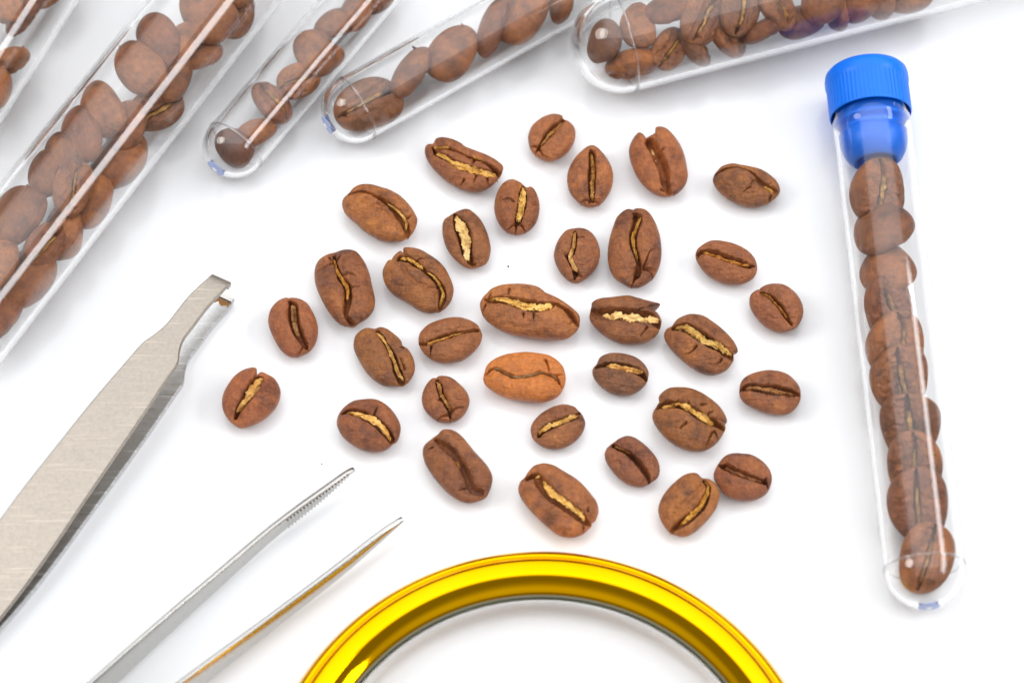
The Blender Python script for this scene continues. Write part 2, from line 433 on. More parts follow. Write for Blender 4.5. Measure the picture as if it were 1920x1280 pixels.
# o = (origin x, origin y, pixels per photo pixel) of the traced detail; out = outline; cr = crease (x, y, half width);
# ch = silverskin strips (x, y, half width); ck = cracks; fd = folds
B = []
def bean(o, out, cr, ch=(), ck=(), fd=(), col=BROWN, chc=GOLD, label="", mt=None, h=None, depth=2.0, sink=0.42):
    B.append(dict(o=o, out=out, cr=cr, ch=ch, ck=ck, fd=fd, col=col, chc=chc, label=label, mt=(mt if mt is not None else (0.45 if 'smooth' in label else 1.0)), h=h, depth=depth, sink=sink))
t1 = (780, 200, 6); t2 = (1040, 200, 6); t3 = (620, 330, 6); t4 = (1030, 380, 6); t5 = (1240, 290, 6); t6 = (490, 450, 6); t7 = (640, 450, 6); t8 = (1080, 530, 6)
s1 = (400, 600, 6); s2 = (620, 590, 6); s3 = (600, 720, 6); s4 = (890, 590, 6); s5 = (1220, 520, 6); s6 = (1200, 660, 6); s7 = (1130, 800, 6); s8 = (780, 790, 6)
c5 = (780, 220, 4.2675); c6 = (1020, 200, 3.764); c1 = (400, 540, 4.2675)

bean(t1, [(1640,100),(1660,140),(1720,170),(1775,230),(1795,300),(1780,400),(1720,500),(1620,580),(1500,618),(1400,590),(1310,520),(1270,430),(1262,330),(1300,230),(1370,160),(1450,110),(1540,85)],
     [[(1655,125,22),(1570,220,40),(1500,300,45),(1430,390,30),(1375,450,14)]],
     [[(1655,150,14),(1590,240,26),(1510,310,26),(1440,400,18),(1400,430,10)]],
     [[(1375,430),(1285,425)],[(1375,450),(1320,520)],[(1390,460),(1425,520),(1480,550)]], chc=(0.42,0.20,0.055), col=(0.30,0.125,0.062),
     label="round smooth tan-brown bean with star-shaped cracks, topmost of the loose beans")
bean(t1, [(225,360),(300,345),(400,365),(500,410),(560,455),(700,510),(820,560),(920,620),(980,680),(970,740),(930,810),(860,890),(760,950),(650,968),(540,945),(430,895),(330,830),(230,740),(150,640),(105,550),(100,470),(130,425),(190,415)],
     [[(190,430,15),(240,520,30),(350,580,40),(480,660,45),(620,710,50),(760,730,45),(880,730,45),(960,720,40)],[(220,420,12),(330,440,18),(480,500,14),(640,570,16),(770,610,14),(900,690,30)]],
     [[(230,520,32),(330,570,25),(430,640,45),(540,680,55),(650,720,55),(760,745,50),(860,750,35),(920,785,10)],[(200,440,18),(280,440,20),(370,450,15)],[(620,550,13),(700,580,16),(770,605,6)]],
     [[(655,590),(625,660)],[(680,770),(650,860)],[(800,780),(812,860)],[(540,820),(505,865)]], sink=0.25,
     label="long bean with ragged golden chaff spilling along its double crease, upper left of the scatter")
bean(t2, [(420,430),(480,455),(550,530),(610,620),(650,720),(658,820),(640,920),(590,1020),(520,1100),(420,1138),(330,1125),(250,1070),(180,990),(145,890),(140,790),(165,690),(220,590),(290,510),(360,450)],
     [[(405,460,15),(420,500,40),(425,620,40),(420,760,50),(420,900,42),(420,1040,30)]],
     [[(410,510,16),(430,620,26),(435,760,28),(425,900,26),(430,1030,24)]],
     [[(390,1030),(260,1055)],[(450,1040),(545,1080)],[(390,1040),(390,1075)]], chc=(0.46,0.22,0.05), col=(0.265,0.108,0.055),
     label="egg-shaped bean pointed at the top with a straight vertical crease")
bean(t2, [(1130,240),(1190,225),(1270,255),(1350,340),(1420,450),(1465,570),(1490,700),(1500,790),(1470,890),(1390,980),(1300,1012),(1220,1020),(1120,985),(1020,910),(940,810),(880,690),(840,560),(838,470),(870,380),(930,300),(975,310),(985,350),(970,400),(1000,410),(1030,360),(1100,320),(1135,290)],
     [[(1070,380,60),(1120,480,65),(1180,600,65),(1230,720,60),(1250,850,50),(1290,930,30)]],
     [[(1090,480,13),(1110,520,16),(1125,545,8)],[(1130,600,11),(1145,625,13)],[(1085,325,10),(1110,320,16),(1135,310,8)]],
     [[(1200,910),(1290,940),(1360,935),(1385,985)],[(1200,490),(1250,470)]], chc=(0.75,0.5,0.2), col=(0.27,0.105,0.052),
     label="bean with a broken notch at its upper end and a wide open dark crease")
bean(t5, [(620,190),(680,130),(790,98),(900,115),(1020,140),(1130,175),(1230,240),(1300,310),(1335,390),(1320,450),(1250,520),(1150,575),(1030,592),(910,575),(800,530),(700,460),(620,380),(580,300),(590,240)],
     [[(610,200,14),(690,150,16),(830,122,14),(960,155,14),(1050,210,16),(1100,270,25),(1170,340,38),(1290,390,35),(1335,400,20)]],
     [[(1150,355,13),(1220,380,26),(1275,400,18)]],
     [[(1100,290),(1040,290),(1000,345)],[(1240,440),(1190,555)],[(1000,370),(930,420)]], col=(0.225,0.098,0.042), depth=1.0,
     label="mottled bean rolled on its side, nearest to the blue cap")
bean(t3, [(340,95),(450,95),(560,125),(680,165),(800,240),(900,350),(960,450),(975,520),(940,620),(880,680),(790,730),(680,745),(570,730),(450,670),(350,600),(270,520),(170,430),(130,340),(140,260),(200,195),(260,130)],
     [[(210,170,12),(320,145,14),(420,165,16),(520,220,18),(640,300,28),(740,400,42),(820,500,45),(860,600,40),(880,640,20)]],
     [[(640,300,10),(720,360,18),(800,430,18),(850,500,18),(845,580,14)]],
     [[(870,460),(910,420)],[(860,620),(800,660),(740,690)]], [[(380,260),(450,310),(600,360),(720,440)]], col=(0.27,0.112,0.045), chc=(0.75,0.47,0.15),
     label="orange-brown wrinkled bean with a short golden chaff sliver, upper left below the tubes")
bean(c5, [(775,495),(825,515),(850,530),(885,560),(930,560),(970,620),(990,720),(970,830),(920,900),(850,940),(790,945),(720,920),(660,850),(628,760),(630,670),(660,580),(710,515)],
     [[(855,535,12),(855,600,30),(850,680,36),(835,760,36),(810,840,26)]],
     [[(855,540,12),(860,600,24),(850,680,34),(840,760,34),(815,830,26)]],
     [[(780,680),(740,660),(695,662)],[(800,855),(793,940)],[(840,850),(890,915)],[(785,855),(735,885)]], chc=(0.72,0.45,0.12), sink=0.25,
     label="bean with bright golden chaff down a vertical crease and cracks fanning at its lower end")
bean(c5, [(330,750),(390,732),(440,745),(510,810),(560,900),(590,1000),(598,1080),(575,1160),(530,1195),(440,1215),(380,1195),(310,1140),(250,1060),(218,970),(210,880),(225,820),(270,785),(290,770)],
     [[(310,760,15),(340,830,45),(375,920,62),(400,1000,58),(410,1080,45),(440,1150,25),(470,1165,10)]],
     [[(325,770,15),(345,840,44),(380,920,54),(405,1000,48),(405,1080,36),(420,1140,20)]], chc=(0.76,0.52,0.20), col=(0.215,0.092,0.045), sink=0.22,
     label="bean with a broad leaf-shaped pale gold chaff filling its wide open crease")
bean(t4, [(250,290),(340,280),(430,305),(500,365),(550,460),(570,560),(560,660),(520,750),(450,830),(360,895),(290,910),(210,880),(130,800),(80,710),(50,610),(60,530),(90,440),(140,360),(190,310)],
     [[(290,290,15),(285,370,28),(280,460,30),(255,560,32),(225,610,34),(260,690,28),(300,770,28),(285,840,12)]],
     [[(290,310,20),(282,400,24),(270,500,26),(235,590,32),(250,660,28),(290,730,34),(320,770,18)]],
     [[(200,605),(165,580)],[(310,365),(400,378)],[(320,785),(375,820)],[(270,760),(280,830)]], col=(0.225,0.094,0.052), chc=(0.58,0.32,0.10), sink=0.25,
     label="small oval bean with a zigzag chaff-filled crease, left of the tall oblong bean")
bean(t4, [(940,75),(980,58),(1070,70),(1140,130),(1200,240),(1240,360),(1258,470),(1262,600),(1240,720),(1180,850),(1100,920),(1020,962),(920,965),(840,930),(750,870),(690,780),(660,660),(660,520),(680,390),(720,260),(760,160),(830,90),(890,65)],
     [[(945,85,12),(990,130,55),(980,230,48),(945,350,48),(945,470,38),(980,590,35),(1010,690,28),(990,790,40),(950,870,10),(910,945,8)]],
     [[(1020,145,22),(1000,230,20),(960,330,30),(945,420,24),(955,510,18),(980,600,16),(990,670,8)]],
     [[(1060,720),(1100,630),(1130,550),(1190,510)],[(1070,730),(1150,780),(1175,850)],[(1070,735),(1140,740),(1215,735)],[(1000,770),(1060,730)]], chc=(0.52,0.26,0.045), col=(0.205,0.083,0.044),
     label="tall oblong dark bean with branching cracks at its lower right")
bean(c6, [(1180,945),(1270,950),(1360,975),(1440,1020),(1490,1080),(1505,1150),(1480,1210),(1410,1250),(1340,1258),(1260,1245),(1170,1200),(1110,1140),(1072,1070),(1075,1020),(1110,980)],
     [[(1085,1025,8),(1125,1010,22),(1220,1040,30),(1320,1080,28),(1430,1110,24),(1485,1110,10)]],
     [[(1125,1020,12),(1190,1050,16),(1280,1085,16),(1370,1108,16),(1450,1110,14)]], [[(1100,1030),(1080,1050)]], chc=(0.55,0.24,0.05), col=(0.24,0.098,0.052), sink=0.3,
     label="smooth oval bean with a fuzzy orange crease, directly below the rolled mottled bean")
bean(t6, [(830,135),(900,110),(980,102),(1060,120),(1120,180),(1180,280),(1220,390),(1245,510),(1270,620),(1280,700),(1265,790),(1200,880),(1100,945),(1050,975),(990,985),(900,965),(820,900),(740,790),(680,680),(620,540),(598,430),(605,310),(650,220),(740,160)],
     [[(815,150,20),(825,220,18),(860,330,20),(890,420,35),(950,500,45),(975,600,45),(965,720,45),(950,830,22),(1000,900,28),(1060,945,35)]],
     [[(820,190,18),(830,250,15),(860,340,18),(890,410,25),(940,490,25),(970,570,22),(965,680,14)]],
     [[(800,240),(720,290),(615,330)],[(920,380),(980,365),(1060,400)],[(990,535),(1110,525)],[(760,165),(800,205)],[(840,200),(900,140)]], chc=(0.62,0.30,0.05), col=(0.212,0.086,0.044),
     label="large blocky dark bean with a wavy crease and side cracks, at the left")
bean(t7, [(700,92),(780,85),(880,105),(980,160),(1080,230),(1160,310),(1220,420),(1260,530),(1262,610),(1230,700),(1160,780),(1080,815),(990,828),(880,800),(790,740),(690,680),(570,600),(500,510),(465,410),(470,330),(520,240),(560,230),(590,180),(660,125),(695,165)],
     [[(660,180,40),(760,200,40),(850,270,35),(930,330,25),(1020,400,30),(1090,480,35),(1140,570,40),(1130,660,45),(1100,750,18)]],
     [[(660,195,20),(740,195,30),(820,240,25),(890,300,28),(920,330,10)],[(970,360,10),(1050,420,18),(1100,490,18),(1145,580,18),(1130,650,16),(1100,720,10)]],
     [[(840,230),(880,195),(940,205)]], [[(690,280),(750,390),(850,480),(990,540),(1100,560)]], chc=(0.72,0.43,0.10), col=(0.222,0.095,0.043), sink=0.25,
     label="large dark wrinkled bean with a split upper corner and a thin gold thread of chaff")
bean(s5, [(1230,125),(1300,85),(1400,70),(1500,85),(1600,150),(1680,250),(1715,350),(1710,450),(1660,550),(1580,600),(1480,622),(1380,605),(1280,545),(1190,450),(1125,350),(1108,270),(1130,190),(1200,140),(1225,155)],
     [[(1240,150,15),(1320,190,25),(1400,260,34),(1470,340,36),(1530,430,24),(1595,510,15)]],
     [[(1240,170,12),(1320,205,13),(1400,290,12),(1470,370,14),(1540,450,8)]], chc=(0.55,0.25,0.05), col=(0.235,0.096,0.055), sink=0.3,
     label="smooth rounded bean with a thin diagonal crease, nearest the middle of the capped tube")
bean(c1, [(595,78),(640,75),(690,85),(750,120),(800,200),(830,280),(838,360),(820,440),(780,500),(720,540),(650,560),(590,545),(530,490),(480,400),(445,310),(440,240),(465,160),(520,100),(580,73)],
     [[(610,90,15),(635,140,42),(640,220,46),(655,300,42),(690,380,35),(740,460,18)]],
     [[(640,120,22),(640,180,26),(645,250,26),(660,330,22),(685,390,13)]],
     [[(715,455),(690,500),(665,525)],[(725,440),(755,485)]], chc=(0.34,0.17,0.06), col=(0.245,0.094,0.05),
     label="smooth reddish oval bean with a dark crinkled crease, just right of the tweezer tips")
bean((880, 520, 5.118), [(210,110),(300,75),(420,62),(540,65),(640,85),(700,120),(740,155),(820,190),(910,240),(1000,310),(1055,370),(1062,430),(1045,500),(990,560),(920,598),(800,600),(680,590),(520,570),(380,540),(250,480),(150,400),(110,320),(102,250),(130,190),(170,150)],
     [[(150,180,15),(210,195,35),(320,205,45),(430,235,55),(540,265,62),(650,285,58),(760,270,45),(820,240,25),(900,270,20),(960,320,30),(1040,420,25)]],
     [[(190,190,18),(280,195,26),(380,220,36),(480,255,44),(580,280,52),(680,295,46),(770,275,42),(800,280,22)]],
     [[(385,90),(372,160)],[(520,345),(522,400)],[(620,350),(615,415)],[(160,225),(120,310)],[(190,160),(210,110)],[(985,400),(950,440)]], chc=(0.74,0.46,0.12), col=(0.275,0.116,0.055), sink=0.25,
     label="longest bean at the centre with a broad golden chaff strip, directly above the orange bean")
bean(t8, [(180,225),(250,185),(400,165),(580,148),(680,170),(800,205),(930,235),(942,255),(860,295),(920,350),(960,420),(960,470),(930,560),(870,630),(760,685),(640,697),(500,685),(370,630),(260,550),(180,460),(150,390),(165,300),(175,260)],
     [[(190,290,50),(260,330,70),(400,350,80),(560,360,85),(720,380,80),(840,390,70),(920,440,55)]],
     [[(300,360,42),(380,370,42),(450,370,62),(560,385,62),(680,400,60),(800,410,52),(900,400,38),(940,390,18)]],
     [[(800,500),(725,595)]], chc=(0.78,0.52,0.20), col=(0.20,0.085,0.044), sink=0.2,
     label="bean split wide open like a mouth with a thick pale gold chaff wedge")
bean(s2, [(1340,35),(1450,30),(1560,60),(1640,105),(1670,140),(1695,190),(1705,250),(1680,330),(1600,430),(1490,510),(1380,540),(1270,547),(1150,520),(1060,450),(1000,360),(987,280),(1010,200),(1090,120),(1200,70)],
     [[(995,285,12),(1060,310,25),(1150,290,30),(1270,250,32),(1400,210,30),(1530,180,22),(1650,145,24)]],
     [[(1085,310,16),(1160,300,14),(1280,270,12),(1380,230,12),(1490,205,8)]], [[(1130,340),(1120,450)]], chc=(0.72,0.40,0.10), col=(0.245,0.105,0.052), sink=0.3,
     label="smooth oval bean left of the longest bean, with a thin crease rising to the right")
bean(s2, [(390,150),(490,155),(560,135),(640,160),(720,220),(790,290),(815,355),(870,390),(920,470),(948,570),(940,660),(890,750),(830,795),(730,812),(600,805),(500,750),(390,640),(310,500),(265,400),(258,310),(290,220)],
     [[(520,160,20),(570,230,28),(620,320,22),(680,420,35),(720,520,40),(750,630,50),(800,740,45)]],
     [[(510,175,16),(560,230,25),(620,320,16),(665,400,26),(700,490,30),(730,570,22),(760,650,32),(820,715,18)]],
     [[(815,350),(770,350)],[(830,600),(800,510),(770,470)]], chc=(0.70,0.42,0.13), col=(0.205,0.090,0.042), sink=0.28,
     label="mottled olive-brown bean with a nick in its right side and yellow crease line")
bean(s5, [(310,460),(400,418),(480,410),(590,430),(700,500),(800,580),(890,670),(950,750),(982,830),(965,850),(935,870),(935,930),(900,1000),(840,1060),(760,1095),(680,1105),(560,1075),(440,1000),(330,910),(230,810),(165,710),(150,640),(180,580),(235,550),(270,500)],
     [[(270,540,40),(380,550,60),(490,610,66),(590,680,66),(680,740,62),(780,790,58),(860,840,52),(940,870,40)]],
     [[(280,530,22),(370,545,42),(470,600,50),(560,670,54),(660,740,52),(750,760,52),(850,810,46),(920,850,22)]],
     [[(520,770),(460,830),(390,850)],[(800,910),(780,950),(720,970)]], chc=(0.60,0.37,0.10), col=(0.21,0.088,0.043), sink=0.28,
     label="large dark bean with ribbed yellowish chaff slanting across it, right of the split-open bean")
bean(s4, [(590,420),(720,435),(830,455),(920,505),(990,580),(1015,650),(1025,720),(1010,810),(960,900),(880,955),(770,985),(650,980),(500,960),(350,930),(220,870),(130,800),(95,730),(110,650),(140,570),(220,500),(340,450),(460,430)],
     [[(115,645,12),(190,590,18),(250,590,18),(330,640,20),(430,690,22),(530,695,18),(640,680,18),(740,645,18),(830,655,20),(900,680,20),(950,730,18)]],
     [[(160,615,6),(240,592,8),(330,645,7),(430,692,9),(530,700,9),(640,682,9),(740,648,8),(830,658,8),(900,682,8),(940,715,7)]],
     [[(800,490),(830,570),(840,630)],[(920,660),(1010,640)],[(950,740),(985,790)]], col=(0.44,0.172,0.056), mt=0.22, chc=(0.42,0.27,0.13), depth=1.0, sink=0.35,
     label="pale orange under-roasted bean at the centre with a thin wavy crease")
bean(t8, [(370,795),(480,792),(590,810),(690,850),(770,920),(815,1000),(815,1060),(790,1140),(720,1210),(620,1265),(500,1272),(390,1245),(280,1170),(205,1080),(182,1010),(195,960),(230,920),(270,840)],
     [[(235,925,25),(340,910,35),(450,925,46),(560,945,52),(660,975,52),(740,1010,46),(790,1060,25)]],
     [[(340,930,16),(430,935,38),(530,960,46),(620,975,48),(700,990,42),(760,975,22)]], chc=(0.66,0.37,0.10), col=(0.165,0.080,0.052), sink=0.28,
     label="darkest grey-brown bean with orange chaff, right of the orange bean")
bean(s1, [(440,532),(490,545),(490,600),(485,650),(510,610),(550,585),(610,610),(690,660),(740,740),(758,820),(740,910),(690,1000),(590,1100),(480,1170),(330,1222),(250,1200),(170,1130),(115,1040),(97,940),(110,840),(160,740),(240,630),(340,560)],
     [[(510,650,50),(460,730,72),(410,820,60),(350,910,50),(290,990,35),(250,1080,25)]],
     [[(560,640,44),(490,710,66),(430,800,62),(370,890,48),(310,970,34),(260,1030,14)]], chc=(0.60,0.33,0.09), col=(0.265,0.098,0.05), sink=0.25,
     label="leftmost loose bean, gaping at its top with a wide golden wedge of chaff")
bean(s2, [(1210,690),(1270,688),(1360,710),(1450,780),(1530,870),(1563,960),(1550,1040),(1500,1130),(1420,1195),(1310,1220),(1210,1205),(1120,1150),(1050,1060),(1025,970),(1035,880),(1080,780),(1140,715),(1190,710)],
     [[(1195,715,20),(1220,800,36),(1245,900,32),(1290,980,30),(1330,1060,25),(1330,1110,12)]],
     [[(1200,730,22),(1220,800,24),(1245,890,24),(1285,970,24),(1330,1030,22),(1345,1080,14)]],
     [[(1340,1110),(1400,1050),(1510,1030)],[(1340,1115),(1350,1190)],[(1310,1110),(1250,1130),(1180,1170)],[(1230,950),(1205,960)]], chc=(0.48,0.24,0.07), col=(0.225,0.092,0.05), sink=0.28,
     label="small round bean with four cracks meeting below its crease, left of the orange bean")
bean(s6, [(1330,220),(1440,203),(1560,215),(1660,250),(1740,320),(1795,400),(1810,480),(1800,560),(1750,640),(1670,700),(1560,710),(1430,690),(1300,640),(1190,580),(1130,510),(1118,420),(1140,330),(1210,265)],
     [[(1130,400,15),(1210,380,42),(1330,400,50),(1460,430,56),(1590,440,50),(1700,450,42),(1790,455,20)]],
     [[(1190,390,22),(1290,400,30),(1420,420,32),(1540,440,32),(1640,455,26),(1740,465,20)]], chc=(0.34,0.155,0.05), col=(0.225,0.092,0.05), sink=0.34,
     label="oval bean with a horizontal open crease of dark chaff, far right")
bean(s3, [(480,170),(590,165),(690,195),(790,270),(870,380),(908,480),(900,570),(870,640),(820,665),(780,715),(710,755),(610,768),(490,750),(370,690),(270,610),(205,510),(188,430),(210,340),(270,260),(370,190)],
     [[(250,300,18),(330,290,40),(450,330,56),(570,390,56),(660,450,56),(740,530,56),(800,600,45),(825,640,20)]],
     [[(300,310,16),(390,320,38),(500,355,44),(600,410,48),(680,470,44),(750,540,40),(790,610,12)]],
     [[(610,330),(650,245)],[(290,270),(250,320)]], chc=(0.78,0.46,0.13), col=(0.205,0.080,0.046), sink=0.2,
     label="dark round bean with a thick solid yellow chaff band, above the sharp tweezer points")
bean((620, 680, 3.692), [(1640,290),(1690,305),(1715,330),(1740,355),(1762,410),(1755,460),(1720,520),(1660,570),(1590,598),(1520,600),(1460,580),(1410,540),(1388,500),(1385,450),(1410,400),(1460,350),(1530,310),(1590,290)],
     [[(1718,335,10),(1680,370,20),(1610,400,25),(1530,435,27),(1470,465,20),(1440,500,12)]],
     [[(1725,350,12),(1670,375,18),(1600,410,20),(1520,440,21),(1465,465,15),(1445,490,8)]], chc=(0.74,0.46,0.13), sink=0.22, col=(0.205,0.088,0.05),
     label="small bean with bright gold chaff rising to the right, just below the orange bean")
bean(s6, [(330,400),(440,392),(560,405),(680,450),(800,530),(890,610),(940,680),(970,740),(978,790),(940,815),(965,845),(945,910),(900,985),(830,1060),(740,1110),(640,1125),(520,1105),(400,1050),(280,960),(190,850),(140,750),(145,680),(190,600),(215,560),(210,500),(260,440)],
     [[(210,570,40),(290,570,50),(400,580,45),(500,610,45),(590,660,50),(680,720,50),(770,770,45),(860,790,40),(950,830,18)]],
     [[(250,590,16),(340,590,28),(430,575,28),(530,620,42),(620,680,46),(700,730,46),(780,780,38),(830,800,18)],[(690,590,10),(700,650,20),(730,720,18)]],
     [[(820,880),(780,970),(730,1080)],[(840,870),(900,970)],[(520,800),(450,860)],[(690,590),(760,570)],[(770,690),(830,655)],[(430,560),(430,510)],[(550,570),(550,540)]], chc=(0.66,0.38,0.09), col=(0.222,0.096,0.042), sink=0.25,
     label="large wrinkled bean with deep dark cracks and crumpled chaff, lower right of the scatter")
bean(s8, [(330,82),(420,95),(510,155),(590,250),(660,340),(750,440),(820,530),(860,630),(850,730),(825,800),(790,860),(710,905),(600,928),(500,905),(380,830),(270,720),(170,590),(95,450),(75,340),(100,260),(190,180),(245,140),(280,100)],
     [[(225,175,25),(280,230,40),(370,310,48),(460,400,40),(520,500,40),(560,590,40),(600,690,45),(650,770,45),(740,790,30)]],
     [[(440,440,8),(475,480,14),(500,530,6)]], [[(560,740),(480,770)],[(180,270),(130,300)]], col=(0.19,0.080,0.046), chc=(0.45,0.2,0.04), depth=1.2,
     label="long slanting bean with a blackened crease and hardly any chaff, lower left")
bean(s7, [(180,130),(270,98),(360,120),(460,190),(560,290),(620,380),(643,470),(630,560),(580,610),(520,645),(460,680),(370,678),(260,640),(150,550),(60,430),(22,330),(40,250),(90,195),(140,160)],
     [[(120,185,25),(200,240,24),(300,300,30),(400,400,36),(470,490,34),(520,570,28),(530,640,12)]],
     [[(140,195,12),(220,245,12),(320,290,7)]], col=(0.185,0.076,0.052), chc=(0.42,0.2,0.06),
     label="small glossy purplish bean with a plain narrow diagonal crease")
bean(s7, [(1480,295),(1580,300),(1680,315),(1790,380),(1870,470),(1905,570),(1890,670),(1840,760),(1740,820),(1620,838),(1500,820),(1390,770),(1310,680),(1255,590),(1250,520),(1290,430),(1350,350),(1410,310)],
     [[(1330,410,22),(1400,440,42),(1500,500,42),(1600,540,40),(1710,580,36),(1830,610,28)]],
     [[(1380,450,16),(1470,500,20),(1570,540,20),(1680,590,24),(1800,610,18)]], [[(1830,580),(1855,550)],[(1850,610),(1870,680)]], col=(0.215,0.084,0.05), chc=(0.27,0.105,0.04), sink=0.34,
     label="round bean with a straight dark crease and torn skin, touching its leaning neighbour")
bean((960, 850, 7.528), [(300,170),(400,135),(480,132),(600,165),(740,250),(900,350),(1020,460),(1110,570),(1190,680),(1222,800),(1205,900),(1170,965),(1110,985),(1125,1020),(1060,1100),(980,1160),(880,1195),(770,1195),(650,1160),(530,1070),(400,950),(270,820),(160,680),(100,570),(90,480),(120,390),(180,330),(220,260)],
     [[(220,310,40),(330,280,45),(410,400,80),(500,530,80),(620,640,80),(760,740,75),(900,840,70),(1010,920,60),(1110,970,30)]],
     [[(330,320,18),(390,290,34)],[(440,380,28),(510,500,54),(600,590,54),(720,670,60),(850,760,60),(960,850,54),(1030,920,30)]],
     [[(1020,960),(1000,1110)],[(1070,800),(1080,740)]], chc=(0.78,0.48,0.13), col=(0.27,0.112,0.055), sink=0.2,
     label="big light brown bean with a long golden chaff bar, above the gold ring")
bean(s7, [(900,545),(980,515),(1060,520),(1120,570),(1200,585),(1270,640),(1312,730),(1310,810),(1280,910),(1210,1020),(1110,1130),(1010,1210),(910,1245),(820,1225),(740,1180),(670,1090),(630,990),(628,900),(670,790),(740,690),(820,610)],
     [[(1140,580,18),(1190,660,26),(1170,770,34),(1120,880,42),(1030,980,46),(920,1060,46),(820,1120,35),(755,1175,18)]],
     [[(1150,600,15),(1190,650,20),(1170,760,24),(1110,870,32),(1030,970,36),(940,1050,30),(880,1095,13)]], (), [[(1130,640),(1040,740),(930,860),(830,970)]], chc=(0.66,0.34,0.06), col=(0.255,0.11,0.045), sink=0.28,
     label="leaning light brown bean, crease along its right edge, touching the round bean")

def to_mm(o, P, z):
    P = np.asarray(P, float); ox, oy, s = o
    out = []
    for p in P:
        w = W(ox + p[0] / s, oy + p[1] / s, z)
        out.append((w[0], w[1]) if len(p) == 2 else (w[0], w[1], p[2] / s / 12.2))
    return np.array(out)

for i, b in enumerate(B):
    flat = to_mm(b['o'], b['out'], 3.0)
    ext = np.sort(np.ptp(flat @ np.linalg.svd(flat - flat.mean(0), full_matrices=False)[2].T, axis=0))
    h = b['h'] or float(np.clip(0.60 * ext[0], 3.9, 5.6))
    zr = 0.56 * h
    O = to_mm(b['o'], b['out'], zr)
    dense = catmull(O, 6, True); c = (dense.max(0) + dense.min(0)) / 2 * 0.5 + dense.mean(0) * 0.5
    sy = 0.97
    def loc(P, z):
        q = to_mm(b['o'], P, z); q[:, 0] -= c[0]; q[:, 1] = (q[:, 1] - c[1]) * sy + 0.05; return q
    sh = BeanShape(loc(b['out'], zr), [catmull(loc(x, h - 0.5), 6) for x in b['cr']], [catmull(loc(x, h - 0.4), 5) for x in b['ck']],
                   [catmull(loc(x, h - 0.4), 5) for x in b['fd']], h=h, n=118, seed=i + 1, depth=b['depth'])
    root = empty("coffee_bean", (c[0], c[1], 0.0), b['label'], "coffee bean", LOOSE_GROUP)
    obj("bean_body", sh.mesh("bean_body"), M_BEAN, root, tint(b['col']), b['mt'])
    if b['ch']:
        obj("silverskin", sh.chaff("silverskin", [loc(x, h - 0.6) for x in b['ch']], sink=b['sink']), M_CHAFF, root, b['chc'])

# ------------------------------------------------------------------ test tubes
def lathe(profile, n=96, closed=False):
    """profile of (x along axis, radius); axis = +x"""
    P = np.asarray(profile, float); K = len(P)
    a = np.linspace(0, 2 * math.pi, n, endpoint=False)
    V = np.stack([np.repeat(P[:, 0], n), (P[:, 1:2] * np.cos(a)).ravel(), (P[:, 1:2] * np.sin(a)).ravel()], -1)
    idx = np.arange(K * n).reshape(K, n)
    rows = range(K) if closed else range(K - 1)
    Q = []
    for k in rows:
        A = idx[k]; Bq = idx[(k + 1) % K]
        Q.append(np.stack([A, Bq, np.roll(Bq, -1), np.roll(A, -1)], -1))
    return V, np.concatenate(Q)

def frame_from(axis):
    ax = Vector(axis).normalized(); up = Vector((0, 0, 1)); y = up.cross(ax).normalized(); z = ax.cross(y)
    return Matrix((ax, y, z)).transposed()

TUBES = {}
TUBE_GROUP = "clear plastic test tubes filled with roasted beans"
def tube(key, tip_px, dir_px, length, r0, r1, wall, label, z_far=None, gate_glow=True, seam=True):
    """tip_px: photo pixel of the rounded tip; dir_px: a second pixel on the axis"""
    A = W(*tip_px, r0); Bp = W(*dir_px, r0)
    d = Bp - A; d[2] = 0; d /= np.linalg.norm(d)
    if z_far is not None: d[2] = (z_far - r0) / length; d /= np.linalg.norm(d)
    root = empty("test_tube", A, label, "test tube", TUBE_GROUP)
    root.rotation_euler = frame_from(d).to_euler()
    prof = []
    for t in np.linspace(0, math.pi / 2, 24): prof.append((r0 - r0 * math.cos(t), max(r0 * math.sin(t), 0.02)))
    for f in np.linspace(0.08, 1, 12): prof.append((r0 + (length - r0) * f, r0 + (r1 - r0) * f))
    ri0, ri1 = r0 - wall, r1 - wall
    for f in np.linspace(1, 0.0, 12): prof.append((r0 + (length - r0) * f + (0.0 if f < 1 else 0.0), ri0 + (ri1 - ri0) * f))
    for t in np.linspace(math.pi / 2, 0, 24)[1:]: prof.append((r0 - ri0 * math.cos(t) + wall * 0.25 * math.cos(t), max(ri0 * math.sin(t), 0.02)))
    V, Q = lathe(prof, 112)
    obj("tube_wall", new_mesh("tube_wall", V, Q), M_TUBE, root)
    if seam:
        sp = [(r0 + 0.3 + 0.16 * math.cos(t), r0 + 0.02 + 0.07 * math.sin(t)) for t in np.linspace(math.pi * 2, 0, 10, endpoint=False)]
        V, Q = lathe(sp, 112, True); obj("mould_seam", new_mesh("mould_seam", V, Q), M_TUBE, root)
    if gate_glow:
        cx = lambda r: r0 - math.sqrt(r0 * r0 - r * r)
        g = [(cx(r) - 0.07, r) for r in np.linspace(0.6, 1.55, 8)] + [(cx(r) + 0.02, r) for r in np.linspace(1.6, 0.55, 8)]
        V, Q = lathe(g, 40, True); obj("painted_glow_ring", new_mesh("painted_glow_ring", V, Q), M_EDGE_GLOW, root)  # blue light piped down the wall from the cap, painted as a ring
        nb = [(0.0, 0.5), (-0.14, 0.42), (-0.22, 0.22), (-0.24, 0.02)]
        V, Q = lathe(nb, 24); obj("gate_nub", new_mesh("gate_nub", V, Q), M_NUB, root)
    TUBES[key] = dict(A=A, d=d, r=r0, r1=r1, wall=wall, root=root, length=length)
    return root

